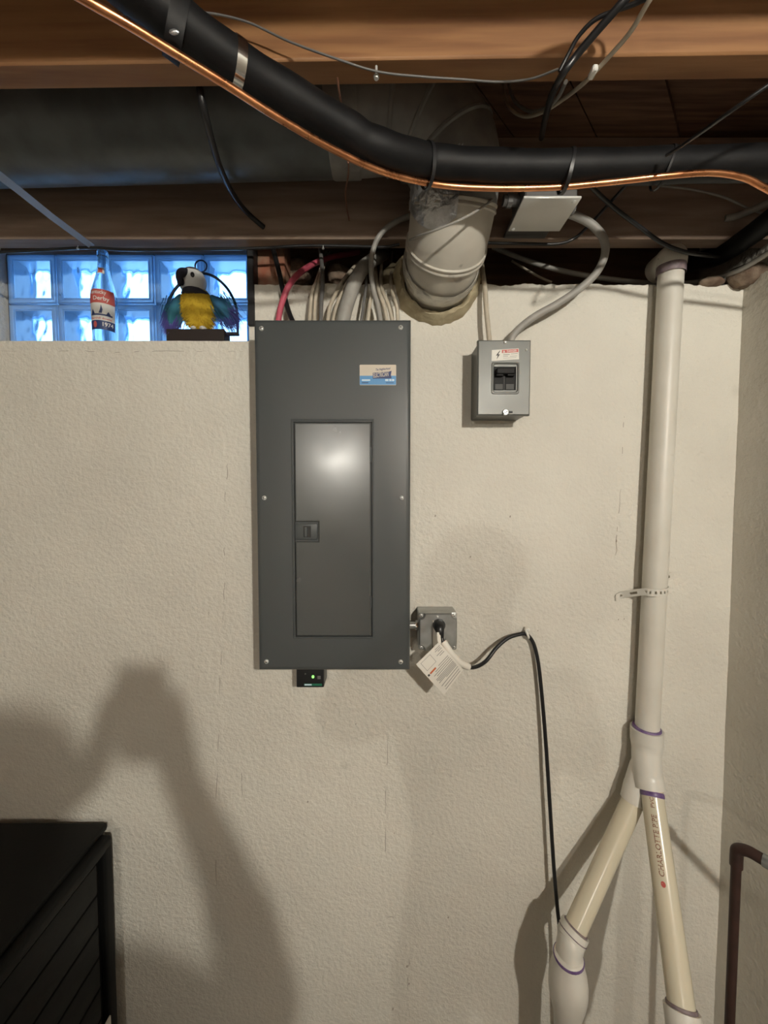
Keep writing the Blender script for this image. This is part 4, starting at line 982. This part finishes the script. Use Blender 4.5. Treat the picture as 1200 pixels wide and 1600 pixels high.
MB().tube([rc+Vector((.0158*math.cos(a), 0, .0158*math.sin(a))) for a in [2*math.pi*i/24 for i in range(24)]], .0021, 8, closed=True).build('top_ring', M['wire'], pst)
pr = thing('plush_parrot', at(310, 518, SP), 'yellow and blue plush parrot with spread wings perched before the window', 'plush toy')
u_ = 1/FPX*SP
def fur(mb, c, d, L, wdt):
    d = Vector(d).normalized(); s_1 = d.cross(Vector((0,1,0)) if abs(d.y) < .9 else Vector((1,0,0))).normalized(); s_2 = d.cross(s_1)
    tip = c + d*L + Vector((0,0,-.12*L))
    mb.add([c+s_1*wdt, c-s_1*wdt*.5+s_2*wdt, c-s_1*wdt*.5-s_2*wdt, tip], [(0,1,3),(1,2,3),(2,0,3)])
bcn = at(311, 487, SP)
prof = [(.003,0),(.021,.003),(.030,.016),(.0405,.040),(.0445,.060),(.042,.078),(.036,.094),(.030,.104),(.004,.110)]
base = at(314, 519, SP)
body = MB().lathe(prof, base, (-.10,0,1), 26)
for i, v in enumerate(body.v): v.y = bcn.y + (v.y-bcn.y)*.8
bo_ = body.build('body', M['yellow'], pr, angle=80)
fm = MB()
for i in range(900):
    h = .01+.088*random.random(); a = 2*math.pi*random.random()
    r_ = [p for p in prof if p[1] <= h][-1]; nx_ = [p for p in prof if p[1] > h][0]; rr_ = r_[0]+(nx_[0]-r_[0])*(h-r_[1])/(nx_[1]-r_[1])
    d = Vector((math.cos(a), math.sin(a)*.8, 0)); c = base + Vector((-.10*h, 0, h)) + d*(rr_*.97); c.y = bcn.y + (c.y-bcn.y)*1.0
    fur(fm, c, d+Vector((0,0,-.9)), .007+.004*random.random(), .0011)
fm.build('belly_fur', M['yellow'], bo_, kind='stuff')
hc = at(301, 441, SP-.004)
hd_ = MB().ball(hc, .0345, .031, .037, 26, 18, jit=.03).build('head', M['plushwhite'], pr, angle=80)
cap = MB().ball(hc+Vector((-.002,.006,.008)), .0335, .030, .030, 24, 14).build('crown', M['teal'], hd_, angle=80) if False else None
MB().ball(hc+Vector((.009,-.003,-.034)), .0345, .036, .0125, 22, 10, jit=.1).build('chin_band', M['plushblack'], hd_, angle=80)
MB().ball(hc+Vector((.013,-.0272,.004)), .0055, .004, .0075, 14, 10).build('eye', M['black'], hd_)
bk = MB(); pts = spline([hc+Vector((-.008,-.020,.012)), hc+Vector((-.011,-.036,.004)), hc+Vector((-.014,-.042,-.010)), hc+Vector((-.015,-.036,-.026))], 6)
bk.tube(pts, lambda t: .0108*(1-t)**.55+.0022, 16)
bk.build('beak', M['plushblack'], hd_, angle=80)
MB().tube(spline([hc+Vector((-.015,-.022,-.010)), hc+Vector((-.019,-.031,-.020)), hc+Vector((-.018,-.031,-.027))], 4), lambda t: .008*(1-t)+.002, 12).build('lower_beak', M['plushblack'], hd_, angle=80)
for sgn, rt, tipc in ((-1, at(282, 470, SP), at(263, 518, SP-.005)), (1, at(336, 468, SP), at(372, 512, SP-.005))):
    dirw = (tipc-rt); wing = MB()
    rot = dirw.to_track_quat('Z', 'Y').to_matrix()
    cen = sub(rt, tipc, .34); wing.ball(cen, .025, .014, .046, 20, 14, rot=rot, jit=.15)
    wg = wing.build('wing', M['teal'], pr, angle=80)
    f1, f3 = MB(), MB()
    sidev = Vector((-dirw.z, 0, dirw.x)).normalized()
    for i in range(800):
        t = random.random(); c = sub(rt, tipc, t*.72) + sidev*random.gauss(0, .0155*(1-.35*t)) + Vector((0, random.gauss(0,.006), 0))
        d = dirw.normalized() + Vector((sgn*.15*random.random(), random.gauss(0,.18), -.25*random.random())) + sidev*random.gauss(0,.16)
        fur(f1 if t < .42 + .2*random.random() else f3, c, d, .022+.026*random.random(), .0012)
    f1.build('wing_fur', M['teal'], wg, kind='stuff'); f3.build('wing_tip_fur', M['violet'], wg, kind='stuff')
for dx in (-.012, .012): MB().ball(base+Vector((dx,-.012,.0045)), .009, .012, .0055, 14, 8).build('foot', M['plushwhite'], pr)

# ================================================================== THE PHOTOGRAPHER (behind the lens; only the shadow shows)
def skin(name, joints, edges, m, parent=None, root=0, lvl=2, **kw):
    me = bpy.data.meshes.new(name); off = WL[parent.name] if parent is not None else PO
    me.from_pydata([Vector((j[0], -1+j[1], CZ+j[2]))-off for j in joints], edges, []); me.update()
    o = bpy.data.objects.new(name, me); COL.objects.link(o); me.materials.append(m)
    md = o.modifiers.new('skin', 'SKIN'); md.use_smooth_shade = True
    for i, j in enumerate(joints):
        sv = me.skin_vertices[0].data[i]; sv.radius = (j[3], j[4] if len(j) > 4 else j[3]); sv.use_root = (i == root)
    ss = o.modifiers.new('sub', 'SUBSURF'); ss.levels = lvl; ss.render_levels = lvl
    if parent is not None: o.parent = parent
    else: o.location = off
    WL[o.name] = off; tag(o, **kw); return o
PO = Vector((0, -1.45, 0))
J = [(0,-.33,-.68,.130,.095),(0,-.33,-.48,.122,.09),(0,-.32,-.31,.14,.095),(0,-.32,-.18,.07,.06),(0,-.31,-.12,.05),(0,-.30,-.07,.07,.08),(0,-.30,0,.074,.088),(0,-.30,.055,.048,.058)]
E = [(i, i+1) for i in range(7)]
ARM = {1: [(.155,-.31,-.235,.058),(.22,-.245,-.355,.046),(.25,-.16,-.415,.040),(.155,-.09,-.255,.037)],
       -1: [(-.155,-.31,-.235,.058),(-.24,-.24,-.31,.048),(-.27,-.17,-.33,.042),(-.17,-.10,-.215,.038)]}
def limb(start, pts):
    p = start
    for q in pts: J.append(q); E.append((p, len(J)-1)); p = len(J)-1
    return p
for sg in (1, -1):
    wv = limb(2, ARM[sg] + [(sg*.062,-.045,-.125,.026),(sg*.055,-.035,-.090,.028,.018)])
    for f in range(4):
        zf = -.085+f*.020
        limb(wv, [(sg*.052,-.024,zf,.0095),(sg*.046,-.018,zf+.004,.0088),(sg*.030,-.019,zf+.006,.008)])
    limb(wv, [(sg*.048,-.048,-.075,.0105),(sg*.03,-.042,-.05,.0095)])
    limb(0, [(sg*.09,-.33,-.78,.082),(sg*.095,-.33,-1.12,.056),(sg*.095,-.35,-1.46,.042),(sg*.10,-.26,-1.505,.040),(sg*.105,-.18,-1.515,.032)])
body = skin('person', J, E, M['skin'], label='person in dark clothes holding up a phone behind the lens', cat='person')
JS = [(0,-.33,-.72,.145,.108),(0,-.33,-.48,.135,.10),(0,-.32,-.31,.152,.106),(0,-.32,-.21,.095,.08)]; ES = [(0,1),(1,2),(2,3)]
for sg in (1,-1):
    b0 = len(JS); JS += [(a_, b_, c_, r_+.009) for a_, b_, c_, r_ in ARM[sg]]; ES += [(2,b0),(b0,b0+1),(b0+1,b0+2),(b0+2,b0+3)]
skin('shirt', JS, ES, M['shirt'], body)
JT = [(0,-.33,-.68,.143,.108)]; ET = []
for sg in (1,-1):
    b0 = len(JT); JT += [(sg*.09,-.33,-.80,.092),(sg*.095,-.33,-1.12,.068),(sg*.095,-.345,-1.43,.060)]; ET += [(0,b0),(b0,b0+1),(b0+1,b0+2)]
skin('trousers', JT, ET, M['trousers'], body)
MB().ball(Vector((0,-1.315,CZ+.012)), .090, .098, .085, 24, 14).build('hair', M['hair'], body, angle=80)
MB().rbox(-.038, .038, -1.030, -1.021, CZ-.125, CZ+.026, .006, 3).build('phone', M['black'], label='dark phone held up in both hands of the person', cat='phone')
